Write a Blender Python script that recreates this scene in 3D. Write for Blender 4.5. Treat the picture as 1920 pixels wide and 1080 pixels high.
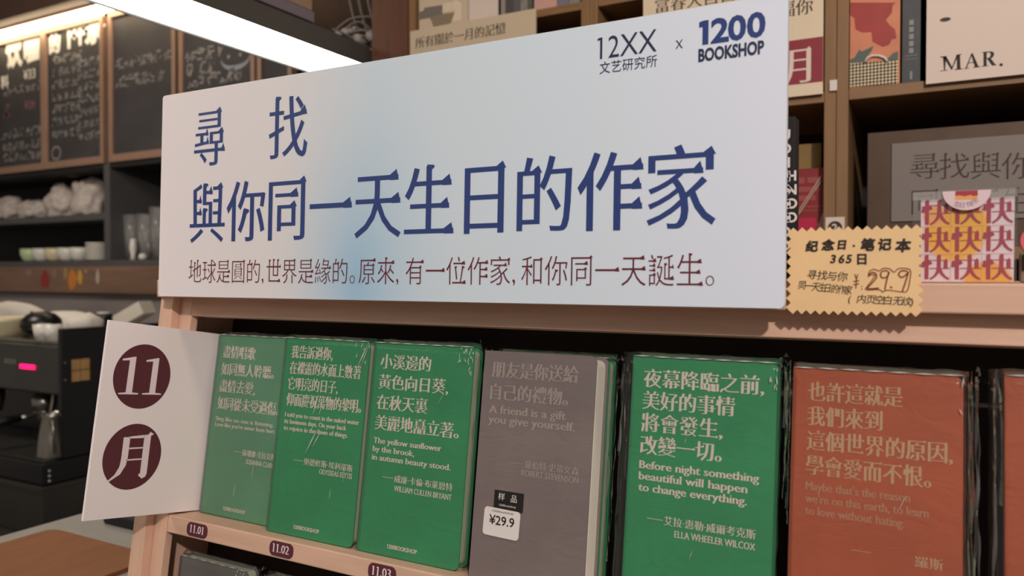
import bpy, bmesh, math, random
import numpy as np
from mathutils import Vector, Matrix, noise
from mathutils.geometry import delaunay_2d_cdt

for o in list(bpy.data.objects): bpy.data.objects.remove(o)
SC = bpy.context.scene
COL = SC.collection
R = math.radians
PI = math.pi
rnd = random.Random(7)

# ------------------------------------------------------------------ camera, light, exposure
# metres; the lens is the origin, the floor lies 1.6 m below it, +Y runs into the shop
FPX = 1450.0
YAW, PITCH = R(28.5), -math.atan(25/1450)
cd = bpy.data.cameras.new('camera'); cam = bpy.data.objects.new('camera', cd); COL.objects.link(cam)
cd.sensor_width = 36.0; cd.lens = FPX/1920*36
cam.rotation_euler = (PI/2+PITCH, 0, YAW)
cd.clip_start = .02
cd.dof.use_dof = True; cd.dof.focus_distance = .70; cd.dof.aperture_fstop = 6.5
SC.camera = cam

wd = bpy.data.worlds.new('world'); SC.world = wd; wd.use_nodes = True
wd.node_tree.nodes['Background'].inputs[0].default_value = (1.0, .86, .74, 1)
wd.node_tree.nodes['Background'].inputs[1].default_value = .22

def aim(o, target):
    o.rotation_euler = (Vector(target)-o.location).to_track_quat('-Z', 'Y').to_euler()
def area_lamp(name, loc, target, size, power, color):
    l = bpy.data.lights.new(name, 'AREA'); l.shape = 'DISK'; l.size = size; l.energy = power; l.color = color
    o = bpy.data.objects.new(name, l); COL.objects.link(o); o.location = loc; aim(o, target)
    return o
area_lamp('ceiling_spot', (.98, -1.25, 1.22), (-.35, .58, -.1), .08, 36, (1.0, .88, .81))     # shop spot over the aisle
area_lamp('cool_fill', (.45, -.95, 1.25), (-.5, .8, .0), .9, 6.5, (.86, .93, 1.0))          # unseen cool fill, placed to brighten the sign and page edges
area_lamp('bookcase_fill', (.35, .15, 1.2), (-.1, 1.3, .3), .25, 5, (1.0, .82, .64))             # unseen warm fill, added because the bookcase needs light
area_lamp('bar_fill', (-2.6, .6, 1.2), (-2.9, 1.9, -.2), .5, 17, (1.0, .88, .76))              # unseen fill that brightens the bar wall and chalkboards
VS = SC.view_settings
VS.view_transform = 'Standard'; VS.look = 'None'; VS.gamma = 1.0; VS.use_curve_mapping = False; VS.exposure = 0.0

FWD0 = Vector((-math.sin(YAW), math.cos(YAW), 0)); RGT = Vector((math.cos(YAW), math.sin(YAW), 0))
FWD = FWD0*math.cos(PITCH)+Vector((0, 0, 1))*math.sin(PITCH)
UPV = -FWD0*math.sin(PITCH)+Vector((0, 0, 1))*math.cos(PITCH)
def at(px, py, Y):
    """where a point of the photograph lies if it is at depth Y"""
    d = FWD+RGT*((px-960)/FPX)+UPV*((540-py)/FPX)
    d = d*(Y/d.y)
    return d.x, d.z

# the display stand leans back by 8.5 degrees
LEAN = R(8.5)
SO = Vector((0, .58, -.2593)); SU = Vector((0, math.sin(LEAN), math.cos(LEAN))); SN = Vector((0, math.cos(LEAN), -math.sin(LEAN)))
def spt(x, n, u): return SO+Vector((x, 0, 0))+SN*n+SU*u

# ------------------------------------------------------------------ materials
def lin(c):
    if isinstance(c, str): c = [int(c[i:i+2], 16)/255 for i in (0, 2, 4)]
    return tuple(((v/12.92) if v <= .04045 else ((v+.055)/1.055)**2.4) for v in c)+(1,)
def mat(name, col, rough=.6, metal=0., var=0., scale=20., bump=0., bscale=60., stretch=(1, 1, 1), spec=.5):
    m = bpy.data.materials.new(name); m.use_nodes = True
    nt = m.node_tree; b = nt.nodes['Principled BSDF']; b.inputs['Roughness'].default_value = rough
    b.inputs['Metallic'].default_value = metal; b.inputs['Base Color'].default_value = lin(col)
    b.inputs['Specular IOR Level'].default_value = spec
    if var or bump:
        tc = nt.nodes.new('ShaderNodeTexCoord'); mp = nt.nodes.new('ShaderNodeMapping'); mp.inputs['Scale'].default_value = stretch
        nt.links.new(tc.outputs['Object'], mp.inputs[0])
    if var:
        n = nt.nodes.new('ShaderNodeTexNoise'); n.inputs['Scale'].default_value = scale; n.inputs['Detail'].default_value = 6
        nt.links.new(mp.outputs[0], n.inputs['Vector'])
        mr = nt.nodes.new('ShaderNodeMapRange'); mr.inputs[1].default_value = .25; mr.inputs[2].default_value = .75
        mr.inputs[3].default_value = 1-var; mr.inputs[4].default_value = 1+var
        nt.links.new(n.outputs['Fac'], mr.inputs[0])
        mx = nt.nodes.new('ShaderNodeMix'); mx.data_type = 'RGBA'; mx.blend_type = 'MULTIPLY'; mx.inputs[0].default_value = 1
        mx.inputs[6].default_value = lin(col); nt.links.new(mr.outputs[0], mx.inputs[7]); nt.links.new(mx.outputs[2], b.inputs['Base Color'])
    if bump:
        n = nt.nodes.new('ShaderNodeTexNoise'); n.inputs['Scale'].default_value = bscale; n.inputs['Detail'].default_value = 5; n.inputs['Distortion'].default_value = .6
        nt.links.new(mp.outputs[0], n.inputs['Vector'])
        bp = nt.nodes.new('ShaderNodeBump'); bp.inputs['Strength'].default_value = bump; bp.inputs['Distance'].default_value = .002
        nt.links.new(n.outputs['Fac'], bp.inputs['Height']); nt.links.new(bp.outputs[0], b.inputs['Normal'])
    return m
def emit(name, col, s):
    m = bpy.data.materials.new(name); m.use_nodes = True; nt = m.node_tree
    b = nt.nodes['Principled BSDF']; b.inputs['Base Color'].default_value = lin(col)
    b.inputs['Emission Color'].default_value = lin(col); b.inputs['Emission Strength'].default_value = s
    return m
def film(name, gloss=.5, milk=.03, bump=.3):
    """thin clear wrapping"""
    m = bpy.data.materials.new(name); m.use_nodes = True; nt = m.node_tree; nt.nodes.clear()
    out = nt.nodes.new('ShaderNodeOutputMaterial'); tr = nt.nodes.new('ShaderNodeBsdfTransparent'); tr.inputs[0].default_value = (.95, .95, .95, 1)
    gl = nt.nodes.new('ShaderNodeBsdfGlossy'); gl.inputs['Roughness'].default_value = .13
    df = nt.nodes.new('ShaderNodeBsdfDiffuse'); df.inputs[0].default_value = (.75, .74, .72, 1)
    lw = nt.nodes.new('ShaderNodeLayerWeight'); lw.inputs[0].default_value = .25
    mu = nt.nodes.new('ShaderNodeMath'); mu.operation = 'MULTIPLY'; mu.inputs[1].default_value = gloss
    nt.links.new(lw.outputs['Fresnel'], mu.inputs[0])
    m1 = nt.nodes.new('ShaderNodeMixShader'); m2 = nt.nodes.new('ShaderNodeMixShader'); m1.inputs[0].default_value = milk
    nt.links.new(tr.outputs[0], m1.inputs[1]); nt.links.new(df.outputs[0], m1.inputs[2])
    nt.links.new(mu.outputs[0], m2.inputs[0]); nt.links.new(m1.outputs[0], m2.inputs[1]); nt.links.new(gl.outputs[0], m2.inputs[2])
    tc = nt.nodes.new('ShaderNodeTexCoord'); n = nt.nodes.new('ShaderNodeTexNoise'); n.inputs['Scale'].default_value = 35; n.inputs['Detail'].default_value = 3; n.inputs['Distortion'].default_value = 1.2
    bp = nt.nodes.new('ShaderNodeBump'); bp.inputs['Strength'].default_value = bump; bp.inputs['Distance'].default_value = .004
    nt.links.new(tc.outputs['Object'], n.inputs['Vector']); nt.links.new(n.outputs['Fac'], bp.inputs['Height']); nt.links.new(bp.outputs[0], gl.inputs['Normal'])
    nt.links.new(m2.outputs[0], out.inputs[0])
    return m
def leather(name, col):
    m = mat(name, col, rough=.55, var=.10, scale=22, spec=.35); nt = m.node_tree; b = nt.nodes['Principled BSDF']
    tc = nt.nodes.new('ShaderNodeTexCoord'); mp = nt.nodes.new('ShaderNodeMapping'); mp.inputs['Rotation'].default_value = (0, R(35), 0); mp.inputs['Scale'].default_value = (1, 1, 1.7)
    n = nt.nodes.new('ShaderNodeTexNoise'); n.inputs['Scale'].default_value = 26; n.inputs['Detail'].default_value = 6; n.inputs['Distortion'].default_value = 2.2
    nt.links.new(tc.outputs['Object'], mp.inputs[0]); nt.links.new(mp.outputs[0], n.inputs['Vector'])
    bp = nt.nodes.new('ShaderNodeBump'); bp.inputs['Strength'].default_value = .22; bp.inputs['Distance'].default_value = .0035
    nt.links.new(n.outputs['Fac'], bp.inputs['Height']); nt.links.new(bp.outputs[0], b.inputs['Normal'])
    return m
WX = (1.2, 14, 14); WZ = (14, 14, 1.2); WY = (14, 1.2, 14)
M_beech = mat('beech wood', 'DDB59C', .5, var=.10, scale=9, stretch=WX, bump=.05)
M_beechz = mat('beech wood upright', 'DDB59C', .5, var=.10, scale=9, stretch=WZ, bump=.05)
M_backpanel = mat('stand back board', '30221C', .7, var=.12, scale=9, stretch=WX)
M_shelfwood = mat('brown bookcase wood', '8E6C49', .5, var=.14, scale=8, stretch=WX)
M_shelfwoodz = mat('brown bookcase wood upright', '8E6C49', .5, var=.14, scale=8, stretch=WZ)
M_redwood = mat('reddish pillar wood', '6B4430', .5, var=.25, scale=5, stretch=WZ)
M_darkwood = mat('dark wood', '4B362D', .6, var=.15, scale=7, stretch=WX)
M_ply = mat('warm plywood', '57402F', .55, var=.22, scale=6, stretch=(3, 3, 3))
M_white = mat('white card', 'E6DEDA', .55, spec=.3)
M_signwhite = mat('white sign board', 'F8ECEC', .55, spec=.3)
M_edge = mat('card edge', 'F0E9E4', .6)
M_maroon = mat('maroon print', '5D2A35', .5)
M_pinkwhite = mat('pale pink print', 'F0DEE2', .5)
M_green = leather('green leatherette', '2C8F5B')
M_grey = leather('grey leatherette', '7C706E')
M_orange = leather('orange leatherette', 'AE5432')
M_darkgrey = leather('slate leatherette', '6B6763')
M_page = mat('page edges', 'F3ECDE', .8, var=.06, scale=400, stretch=(1, 6, .05))
M_pagegreen = mat('pale page edges', 'B9C4A6', .8, var=.06, scale=400, stretch=(1, 6, .05))
M_foil = mat('pale gold foil', 'E9DACB', .38, metal=.15)
M_foilgrey = mat('worn silver foil', 'A3968F', .45, metal=.1)
M_foiltan = mat('tan foil', 'C8A07A', .45, metal=.1)
M_foilrust = mat('worn rust foil', 'BC8263', .45, metal=.1)
M_film = film('clear wrapping film')
M_filmreflect = film('wrapping film with sign reflection', gloss=.6, milk=.13)  # milkiness stands in for the white sign reflected in the film
M_creaseglint = film('creased film glint', gloss=1.0, milk=.75, bump=.6)  # whitish milk paints glints and the top-edge highlight onto the creases
M_navy = mat('navy print', '2A407E', .5)
M_navydark = mat('dark navy print', '272F4F', .5)
M_wine = mat('wine print', '6A2534', .5)
M_black = mat('black print', '17130F', .6)
M_ink = mat('brown black marker', '241A10', .6)
M_inkred = mat('red brown pen', '7C3418', .6)
M_tan = mat('tan price card', 'F4CD98', .6, var=.04, scale=30)
M_cream = mat('cream card', 'EAD8BC', .6, var=.03, scale=5)
M_creamgrey = mat('dull cream card', 'D6C4A8', .6, var=.03, scale=5)
M_rosecream = mat('rose cream card', 'E6D4C8', .6, var=.03, scale=5)
M_signgrey = mat('grey paper sign', '857C77', .6)
M_brick = mat('maroon band', '93303C', .55)
M_umber = mat('umber print', '3E2A1E', .6)
M_void = mat('black panel', '131113', .7)
M_blackmetal = mat('black painted metal', '121215', .35, var=.1, scale=12)
M_darksteel = mat('dark steel', '4A4945', .35, metal=.6, var=.12, scale=10)
M_steel = mat('brushed steel', '9A968E', .28, metal=.9, var=.12, scale=20, stretch=(10, 10, 1))
M_charcoal = mat('charcoal shelf board', '4E4D4E', .6)
M_chalkboard = mat('chalkboard', '383536', .75, var=.25, scale=6)
M_frame = mat('board frame wood', '90725F', .5, var=.15, scale=8, stretch=WZ)
M_chalk = mat('white chalk paint', 'EDE7DC', .8, var=.1, scale=40)
M_chalkdim = mat('faint chalk', '918C88', .9, var=.3, scale=60)
M_chalkrose = mat('faint rose chalk', '755056', .9, var=.3, scale=60)
M_housing = mat('dark lamp housing', '4F4D4A', .5, var=.08, scale=30, stretch=WY)
M_lampglow = emit('lamp diffuser glow', 'FFFCF2', 6.0)
M_stripglow = emit('warm strip glow', 'FFE6BE', 14.0)
M_led = emit('red display glow', 'FF1060', 2.2)
M_counter = mat('grey counter top', '8C877F', .5, var=.06, scale=30)
M_mat = mat('orange brown board', '7A4825', .5, var=.14, scale=10, stretch=(6, 2, 6))
M_wall = mat('grey brown wall', '8E8683', .8, var=.08, scale=6)
M_floor = mat('dark floor', '40372F', .6, var=.15, scale=5)
M_ceil = mat('dark ceiling', '3A302B', .8)
M_cloth = mat('white cloth', 'D8D2C8', .9, bump=.3, bscale=40)
M_cup = mat('white glazed cup', 'DAD7CE', .3)
M_cupgreen = mat('green glazed cup', 'B9CFA0', .3)
M_cupcream = mat('cream glazed cup', 'D6CBA9', .3)
M_grebag = mat('milky plastic bags', 'B8AEA6', .5, bump=.6, bscale=25)
M_glass = film('drinking glass', gloss=.8, milk=.16, bump=.1)
# ------------------------------------------------------------------ object helpers
def tag(o, label, cat, group=None):
    o['label'] = label; o['category'] = cat
    if group: o['group'] = group
    return o
def thing(name, label, cat, loc=(0, 0, 0), rot=(0, 0, 0), group=None):
    o = bpy.data.objects.new(name, None); COL.objects.link(o); o.empty_display_size = .05
    o.location = loc; o.rotation_euler = rot
    return tag(o, label, cat, group)
def leaning(name, label, cat, x, n, u, group=None): return thing(name, label, cat, spt(x, n, u), (-LEAN, 0, 0), group)
def add(name, bm, m, parent=None, smooth=False):
    me = bpy.data.meshes.new(name); bmesh.ops.recalc_face_normals(bm, faces=bm.faces)
    bm.to_mesh(me); bm.free()
    for k in (m if isinstance(m, (list, tuple)) else [m]): me.materials.append(k)
    if smooth:
        for f in me.polygons: f.use_smooth = True
    o = bpy.data.objects.new(name, me); COL.objects.link(o); o.parent = parent
    return o
def struct(name, bm, m):
    o = add(name, bm, m); o['kind'] = 'structure'; return o
def B(): return bmesh.new()
def box(bm, x0, x1, y0, y1, z0, z1, bev=0., seg=2, mi=0):
    r = bmesh.ops.create_cube(bm, size=1); v = r['verts']
    for p in v: p.co = Vector((x0+(p.co.x+.5)*(x1-x0), y0+(p.co.y+.5)*(y1-y0), z0+(p.co.z+.5)*(z1-z0)))
    fs = list({f for p in v for f in p.link_faces})
    for f in fs: f.material_index = mi
    if bev:
        es = list({e for p in v for e in p.link_edges})
        bmesh.ops.bevel(bm, geom=es, offset=bev, segments=seg, affect='EDGES', profile=.5)
    return bm
def prism(bm, pts, y0, y1, mi=0):
    """outline (x,z) pulled from y0 to y1"""
    a = [bm.verts.new((x, y0, z)) for x, z in pts]; b = [bm.verts.new((x, y1, z)) for x, z in pts]
    fs = [bm.faces.new(a), bm.faces.new(b[::-1])]
    for i in range(len(pts)):
        j = (i+1) % len(pts); fs.append(bm.faces.new((a[i], b[i], b[j], a[j])))
    for f in fs: f.material_index = mi
    return bm
def prismx(bm, pts, x0, x1, mi=0):
    """outline (y,z) pulled from x0 to x1"""
    a = [bm.verts.new((x0, y, z)) for y, z in pts]; b = [bm.verts.new((x1, y, z)) for y, z in pts]
    fs = [bm.faces.new(a), bm.faces.new(b[::-1])]
    for i in range(len(pts)):
        j = (i+1) % len(pts); fs.append(bm.faces.new((a[i], b[i], b[j], a[j])))
    for f in fs: f.material_index = mi
    return bm
def rrect(x0, x1, z0, z1, r, seg=5, corners=(1, 1, 1, 1)):
    """rounded outline; corners: lower-left, lower-right, upper-right, upper-left"""
    out = []
    for (cx, cz, a0, on, px, pz) in ((x0+r, z0+r, PI, corners[0], x0, z0), (x1-r, z0+r, 1.5*PI, corners[1], x1, z0), (x1-r, z1-r, 0, corners[2], x1, z1), (x0+r, z1-r, PI/2, corners[3], x0, z1)):
        if on: out += [(cx+r*math.cos(a0+PI/2*i/seg), cz+r*math.sin(a0+PI/2*i/seg)) for i in range(seg+1)]
        else: out.append((px, pz))
    return out
def disc(cx, cz, r, n=40, rz=None): return [(cx+r*math.cos(2*PI*i/n), cz+(rz or r)*math.sin(2*PI*i/n)) for i in range(n)]
def lathe(bm, prof, c=(0, 0, 0), n=24, axis='z', mi=0):
    """profile of (radius, height) turned about an axis through c"""
    rings = []
    for r, h in prof:
        ring = []
        for i in range(n):
            a = 2*PI*i/n; p = (r*math.cos(a), r*math.sin(a), h)
            if axis == 'y': p = (p[0], p[2], p[1])
            if axis == 'x': p = (p[2], p[0], p[1])
            ring.append(bm.verts.new((c[0]+p[0], c[1]+p[1], c[2]+p[2])))
        rings.append(ring)
    for k in range(len(rings)-1):
        for i in range(n):
            j = (i+1) % n
            f = bm.faces.new((rings[k][i], rings[k][j], rings[k+1][j], rings[k+1][i])); f.material_index = mi
    for ring, rr in ((rings[0], prof[0][0]), (rings[-1], prof[-1][0])):
        if rr > 1e-5: f = bm.faces.new(ring); f.material_index = mi
    return bm
def tube(bm, pts, r, n=8, mi=0):
    pts = [Vector(p) for p in pts]; rings = []
    for i, p in enumerate(pts):
        t = (pts[min(i+1, len(pts)-1)]-pts[max(i-1, 0)]).normalized()
        u = t.cross(Vector((0, 0, 1))); u = u.normalized() if u.length > .05 else t.cross(Vector((1, 0, 0))).normalized()
        w = t.cross(u); rr = r[i] if isinstance(r, (list, tuple)) else r
        rings.append([bm.verts.new(p+(u*math.cos(2*PI*k/n)+w*math.sin(2*PI*k/n))*rr) for k in range(n)])
    for a, b in zip(rings, rings[1:]):
        for k in range(n):
            f = bm.faces.new((a[k], a[(k+1) % n], b[(k+1) % n], b[k])); f.material_index = mi
    for q in (rings[0], rings[-1]): bm.faces.new(q).material_index = mi
    return bm
def spline(pts, k=8):
    """smooth path through points"""
    P = [Vector(p) for p in pts]; out = []
    for i in range(len(P)-1):
        a, b, c, d = P[max(i-1, 0)], P[i], P[i+1], P[min(i+2, len(P)-1)]
        for j in range(k):
            t = j/k
            out.append(.5*((2*b)+(c-a)*t+(2*a-5*b+4*c-d)*t*t+(3*b-a-3*c+d)*t**3))
    out.append(P[-1]); return out
def blob(bm, c, s, seed, sub=3, amp=.25, fr=2.):
    """a lumpy soft mass"""
    r = bmesh.ops.create_icosphere(bm, subdivisions=sub, radius=1)
    for v in r['verts']:
        d = v.co.normalized(); k = 1+amp*noise.noise(d*fr+Vector((seed*7.1, seed*3.3, seed)))
        v.co = Vector((c[0]+d.x*s[0]*k, c[1]+d.y*s[1]*k, c[2]+max(-.55, d.z)*s[2]*k))
    return bm
# ------------------------------------------------------------------ lettering, cut from the built-in font
_cache = {}
def poly_loops(s):
    """closed outlines of a string at size 1 (curve text, no fill)"""
    if s in _cache: return _cache[s]
    c = bpy.data.curves.new('tmp', 'FONT'); c.body = s; c.fill_mode = 'NONE'; c.resolution_u = 3
    o = bpy.data.objects.new('tmp', c); bpy.context.scene.collection.objects.link(o)
    dg = bpy.context.evaluated_depsgraph_get()
    m = bpy.data.meshes.new_from_object(o.evaluated_get(dg))
    nb = {}
    for e in m.edges:
        a, b = e.vertices
        nb.setdefault(a, []).append(b); nb.setdefault(b, []).append(a)
    seen = set(); loops = []
    for v in range(len(m.vertices)):
        if v in seen or v not in nb: continue
        lp = [v]; seen.add(v); cur = v
        while True:
            nx = sorted((q for q in nb[cur] if q not in seen), key=lambda q: q != cur+1)
            if not nx: break
            cur = nx[0]; seen.add(cur); lp.append(cur)
        pts = []
        for i in lp:
            p = (m.vertices[i].co.x, m.vertices[i].co.y)
            if not pts or abs(p[0]-pts[-1][0])+abs(p[1]-pts[-1][1]) > 1e-5: pts.append(p)
        if len(pts) > 2 and abs(pts[0][0]-pts[-1][0])+abs(pts[0][1]-pts[-1][1]) < 1e-5: pts.pop()
        if len(pts) > 2: loops.append(pts)
    bpy.data.objects.remove(o); bpy.data.curves.remove(c); bpy.data.meshes.remove(m)
    _cache[s] = loops
    return loops

def area(p): return .5*sum(p[i-1][0]*p[i][1]-p[i][0]*p[i-1][1] for i in range(len(p)))
def orient(loops):
    """outer outlines counter-clockwise, holes the other way, as the font has them"""
    return loops if sum(area(p) for p in loops) > 0 else [p[::-1] for p in loops]

def shift(loops, a, b):
    """move outlines: a thickens upright strokes, b thickens level strokes (negative thins)"""
    if a == 0 and b == 0: return loops
    res = []
    for p in loops:
        n = len(p); q = []
        for i in range(n):
            x0, y0 = p[i-1]; x1, y1 = p[i]; x2, y2 = p[(i+1) % n]
            d1 = math.hypot(x1-x0, y1-y0) or 1e-9; d2 = math.hypot(x2-x1, y2-y1) or 1e-9
            n1 = ((y1-y0)/d1, -(x1-x0)/d1); n2 = ((y2-y1)/d2, -(x2-x1)/d2)
            o1 = a*n1[0]**2+b*n1[1]**2; o2 = a*n2[0]**2+b*n2[1]**2
            det = n1[0]*n2[1]-n1[1]*n2[0]
            if abs(det) < .35:
                k = n1[0]+n2[0], n1[1]+n2[1]; l = math.hypot(*k) or 1
                dx, dy = k[0]/l*(o1+o2)/2, k[1]/l*(o1+o2)/2
            else:
                dx = (o1*n2[1]-o2*n1[1])/det; dy = (n1[0]*o2-n2[0]*o1)/det
            q.append((x1+dx, y1+dy))
        res.append(q)
    return res

def flourishes(loops, kind, em, k=1.):
    """brush ends for song-style characters / feet for roman letters"""
    ex = []
    for p in loops:
        n = len(p)
        for i in range(n):
            x0, y0 = p[i-1]; x1, y1 = p[i]; x2, y2 = p[(i+1) % n]; x3, y3 = p[(i+2) % n]
            d = math.hypot(x2-x1, y2-y1) or 1e-9
            nx, ny = (y2-y1)/d, -(x2-x1)/d
            da = math.hypot(x1-x0, y1-y0) or 1e-9; db = math.hypot(x3-x2, y3-y2) or 1e-9
            ta = ((x1-x0)/da, (y1-y0)/da); tb = ((x3-x2)/db, (y3-y2)/db)
            if kind == 'song':
                if nx > .96 and d < .1*em and ta[0] > .95 and tb[0] < -.95 and da > .1*em and db > .1*em:
                    h = .085*em*k; wd_ = min(.125*em*k, .42*da)
                    ex.append([(x1+.015*em*k, y1), (x2-.02*em*k, y2+h*.72), (x2-wd_, y2-.004*em), (x2-wd_, y1)])
                elif ny > .96 and d < .1*em and ta[1] > .93 and tb[1] < -.93 and da > .1*em and db > .1*em:
                    ex.append([(x1+.05*em*k, y1-.018*em), (x1+.03*em*k, y1+.004*em), (x2, y2+.014*em), (x2, y2-.03*em), (x1, y1-.065*em)])
                elif ny > .96 and d > .13*em and ta[1] > .9 and da > .13*em:
                    ex.append([(x1+.03*em*k, y1-.035*em), (x1-.015*em, y1+.05*em*k), (x1-.09*em*k, y1-.004*em), (x1-.05*em, y1-.03*em)])
            elif kind == 'roman':
                if abs(ny) > .96 and .05*em < d < .2*em and abs(ta[1]) > .93 and abs(tb[1]) > .93 and da > .12*em and db > .12*em:
                    xa, xb = min(x1, x2), max(x1, x2); s = .065*em; t = .034*em
                    y = y1
                    if ny > 0: ex.append([(xa-s, y-t), (xb, y-t), (xb, y), (xa-s, y-.004*em)])
                    else: ex.append([(xa-s, y), (xb+s, y), (xb+s, y+t), (xa-s, y+t)])
    return ex

def fill(loops):
    """flat faces from outlines; overlapping outlines merge (non-zero winding)"""
    vs = []; es = []
    for p in loops:
        k = len(vs); n = len(p); vs += [Vector(q)*100 for q in p]; es += [(k+i, k+(i+1) % n) for i in range(n)]
    ov, oe, of = delaunay_2d_cdt(vs, es, [], 0, 1e-5)[:3]
    V = np.array([(v.x, v.y) for v in ov]); T = np.array([f for f in of if len(f) == 3])
    cen = V[T].mean(axis=1)
    W = np.zeros(len(cen), int)
    for p in loops:
        A = np.array(p)*100; A2 = np.roll(A, -1, axis=0)
        y1 = A[:, 1][None]; y2 = A2[:, 1][None]; cy = cen[:, 1][:, None]; cx = cen[:, 0][:, None]
        dy = np.where(y2 == y1, 1e-12, y2-y1)
        xi = A[:, 0][None]+(cy-y1)*(A2[:, 0]-A[:, 0])[None]/dy
        up = (y1 <= cy) & (y2 > cy) & (xi > cx); dn = (y1 > cy) & (y2 <= cy) & (xi > cx)
        W += up.sum(axis=1)-dn.sum(axis=1)
    keep = T[W > 0]
    return [(x/100, y/100) for x, y in V], [tuple(int(i) for i in f) for f in keep]

def glyphs(s, h, style='sans', wt=0., fit=None, aspect=1., align='l', skew=0., tick=1., ab=None, flag=.10):
    """flat (verts, faces) of a string, glyph height h (em), lower-left at 0,0"""
    L = poly_loops(s)
    if not L: return [], []
    x0 = min(p[0] for l in L for p in l); x1 = max(p[0] for l in L for p in l)
    sx = h*aspect
    if fit: sx = fit/(x1-x0)
    L = [[((x-x0)*sx, y*h) for x, y in l] for l in L]
    L = orient(L)
    flags = []
    if '1' in s:                     # the font's numeral one is a bare bar: give it its flag
        for l in L:
            xs = [q[0] for q in l]; ys = [q[1] for q in l]; ww = max(xs)-min(xs); hh = max(ys)-min(ys)
            if len(l) == 4 and hh > 4.*ww and hh > .5*h:
                xa, yb = min(xs), max(ys); fl = flag*h*sx/h
                flags.append([(xa+ww*.4, yb), (xa-fl, yb-.02*h), (xa-fl, yb-.02*h-max(.07*h, .5*ww)), (xa+ww*.4, yb-max(.07*h, .5*ww))])
    a, b = {'sans': (wt, wt), 'song': (wt+.012, wt-.012), 'songbold': (wt+.03, wt-.014), 'roman': (wt+.022, wt-.012)}[style]
    if ab: a, b = ab
    if a > 0: a *= min(1., .25+.75*sx/h)
    ex = []
    if style in ('song', 'songbold'): ex = flourishes(L, 'song', h, tick)
    if style == 'roman': ex = flourishes(L, 'roman', h)
    L = shift(L, a*h, b*h)
    L += [q if area(q) > 0 else q[::-1] for q in ex+flags]
    vs, fs = fill(L)
    w = (x1-x0)*sx
    off = {'l': 0, 'r': -w, 'c': -w/2}[align]
    return [(x+off+skew*y, y) for x, y in vs], fs

def lettering(name, parent, items, material, y=-.0003, axes=None):
    """items: (string, x, z, h, options) laid flat on the face y of the parent"""
    V = []; Fc = []
    for it in items:
        if isinstance(it, dict):          # free polygon
            k = len(V); V += [(px, y, pz) for px, pz in it['poly']]; Fc.append(tuple(range(k, k+len(it['poly'])))); continue
        s, x, z, h = it[:4]; op2 = dict(it[4]) if len(it) > 4 else {}
        op = {q: r for q, r in op2.items() if q != 'rot'}
        vs, fs = glyphs(s, h, **op); k = len(V)
        rot = op2.get('rot', 0); c, sn = math.cos(rot), math.sin(rot)
        for gx, gy in vs: V.append((x+c*gx-sn*gy, y, z+sn*gx+c*gy))
        Fc += [tuple(i+k for i in f) for f in fs]
    m = bpy.data.meshes.new(name); m.from_pydata(V, [], Fc); m.materials.append(material)
    if axes: m.transform(axes)
    o = bpy.data.objects.new(name, m); bpy.context.scene.collection.objects.link(o); o.parent = parent
    return o
# ------------------------------------------------------------------ the room
bm = B(); box(bm, -7, 2.5, -2.5, 2.45, -1.66, -1.6); struct('floor', bm, M_floor)
bm = B(); box(bm, -7, 2.5, -2.5, 2.45, 1.32, 1.38); struct('ceiling', bm, M_ceil)
bm = B(); box(bm, -7, -1.05, 2.3, 2.45, -1.6, 1.32); struct('wall_back', bm, M_darkwood)
bm = B(); box(bm, -1.0, 2.5, 1.62, 1.72, -1.6, 1.32); struct('wall_right', bm, M_darkwood)
bm = B(); box(bm, -7, -1.4, 1.88, 2.3, 1.09, 1.32, .004); struct('trim_1', bm, M_darkwood)          # dropped soffit over the bar
bm = B(); box(bm, -7, -1.4, 2.03, 2.06, -.724, -.0765); struct('trim_2', bm, M_wall)                  # splash strip

# ------------------------------------------------------------------ linear ceiling lamp (runs into the shop)
t = thing('linear_lamp', 'long dark ceiling lamp with a glowing white underside above the banner', 'lamp', (-1.166, .3, .457))
bm = B(); box(bm, -.080, -.0765, -1.6, 1.06, .000, .042); box(bm, .0765, .080, -1.6, 1.06, .000, .042); box(bm, -.0765, .0765, -1.6, 1.06, .030, .042)
box(bm, -.0765, .0765, 1.056, 1.06, .0, .03)
add('housing', bm, M_housing, t)
bm = B(); box(bm, -.0764, .0764, -1.6, 1.055, .004, .0295); add('diffuser', bm, M_lampglow, t)
for k, y in enumerate((-1.2, .9)):
    bm = B(); tube(bm, [(0, y, .042), (0, y, .86)], .003); add('hanging_rod', bm, M_blackmetal, t)
# two volumes lying on the lamp
t = thing('book', 'lilac book lying flat on top of the dark ceiling lamp', 'book', (-1.15, 1.065, .4995))
bm = B(); box(bm, -.06, .068, -.3, .105, 0, .0015, .0004); box(bm, -.06, .068, -.3, .105, .0215, .023, .0004); box(bm, .0665, .068, -.3, .105, 0, .023, .0004); add('cover', bm, mat('lilac cover', '7A707C', .5), t)
bm = B(); box(bm, -.058, .066, -.298, .103, .0016, .0214); add('page_block', bm, M_page, t)
bm = B()
for k in range(5): box(bm, .0681, .0684, -.24+k*.022, -.224+k*.022, .008, .015)
add('spine_print', bm, M_foil, t)
t = thing('book', 'tan paperback lying on the lilac book above the lamp', 'book', (-1.15, 1.065, .523))
bm = B(); box(bm, -.06, .064, -.3, .103, 0, .0012); box(bm, -.06, .064, -.3, .103, .0388, .04); box(bm, .0628, .064, -.3, .103, 0, .04); add('cover', bm, mat('tan cover', '9C8468', .5), t)
bm = B(); box(bm, -.058, .0626, -.298, .101, .0013, .0387); add('page_block', bm, M_page, t)
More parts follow.
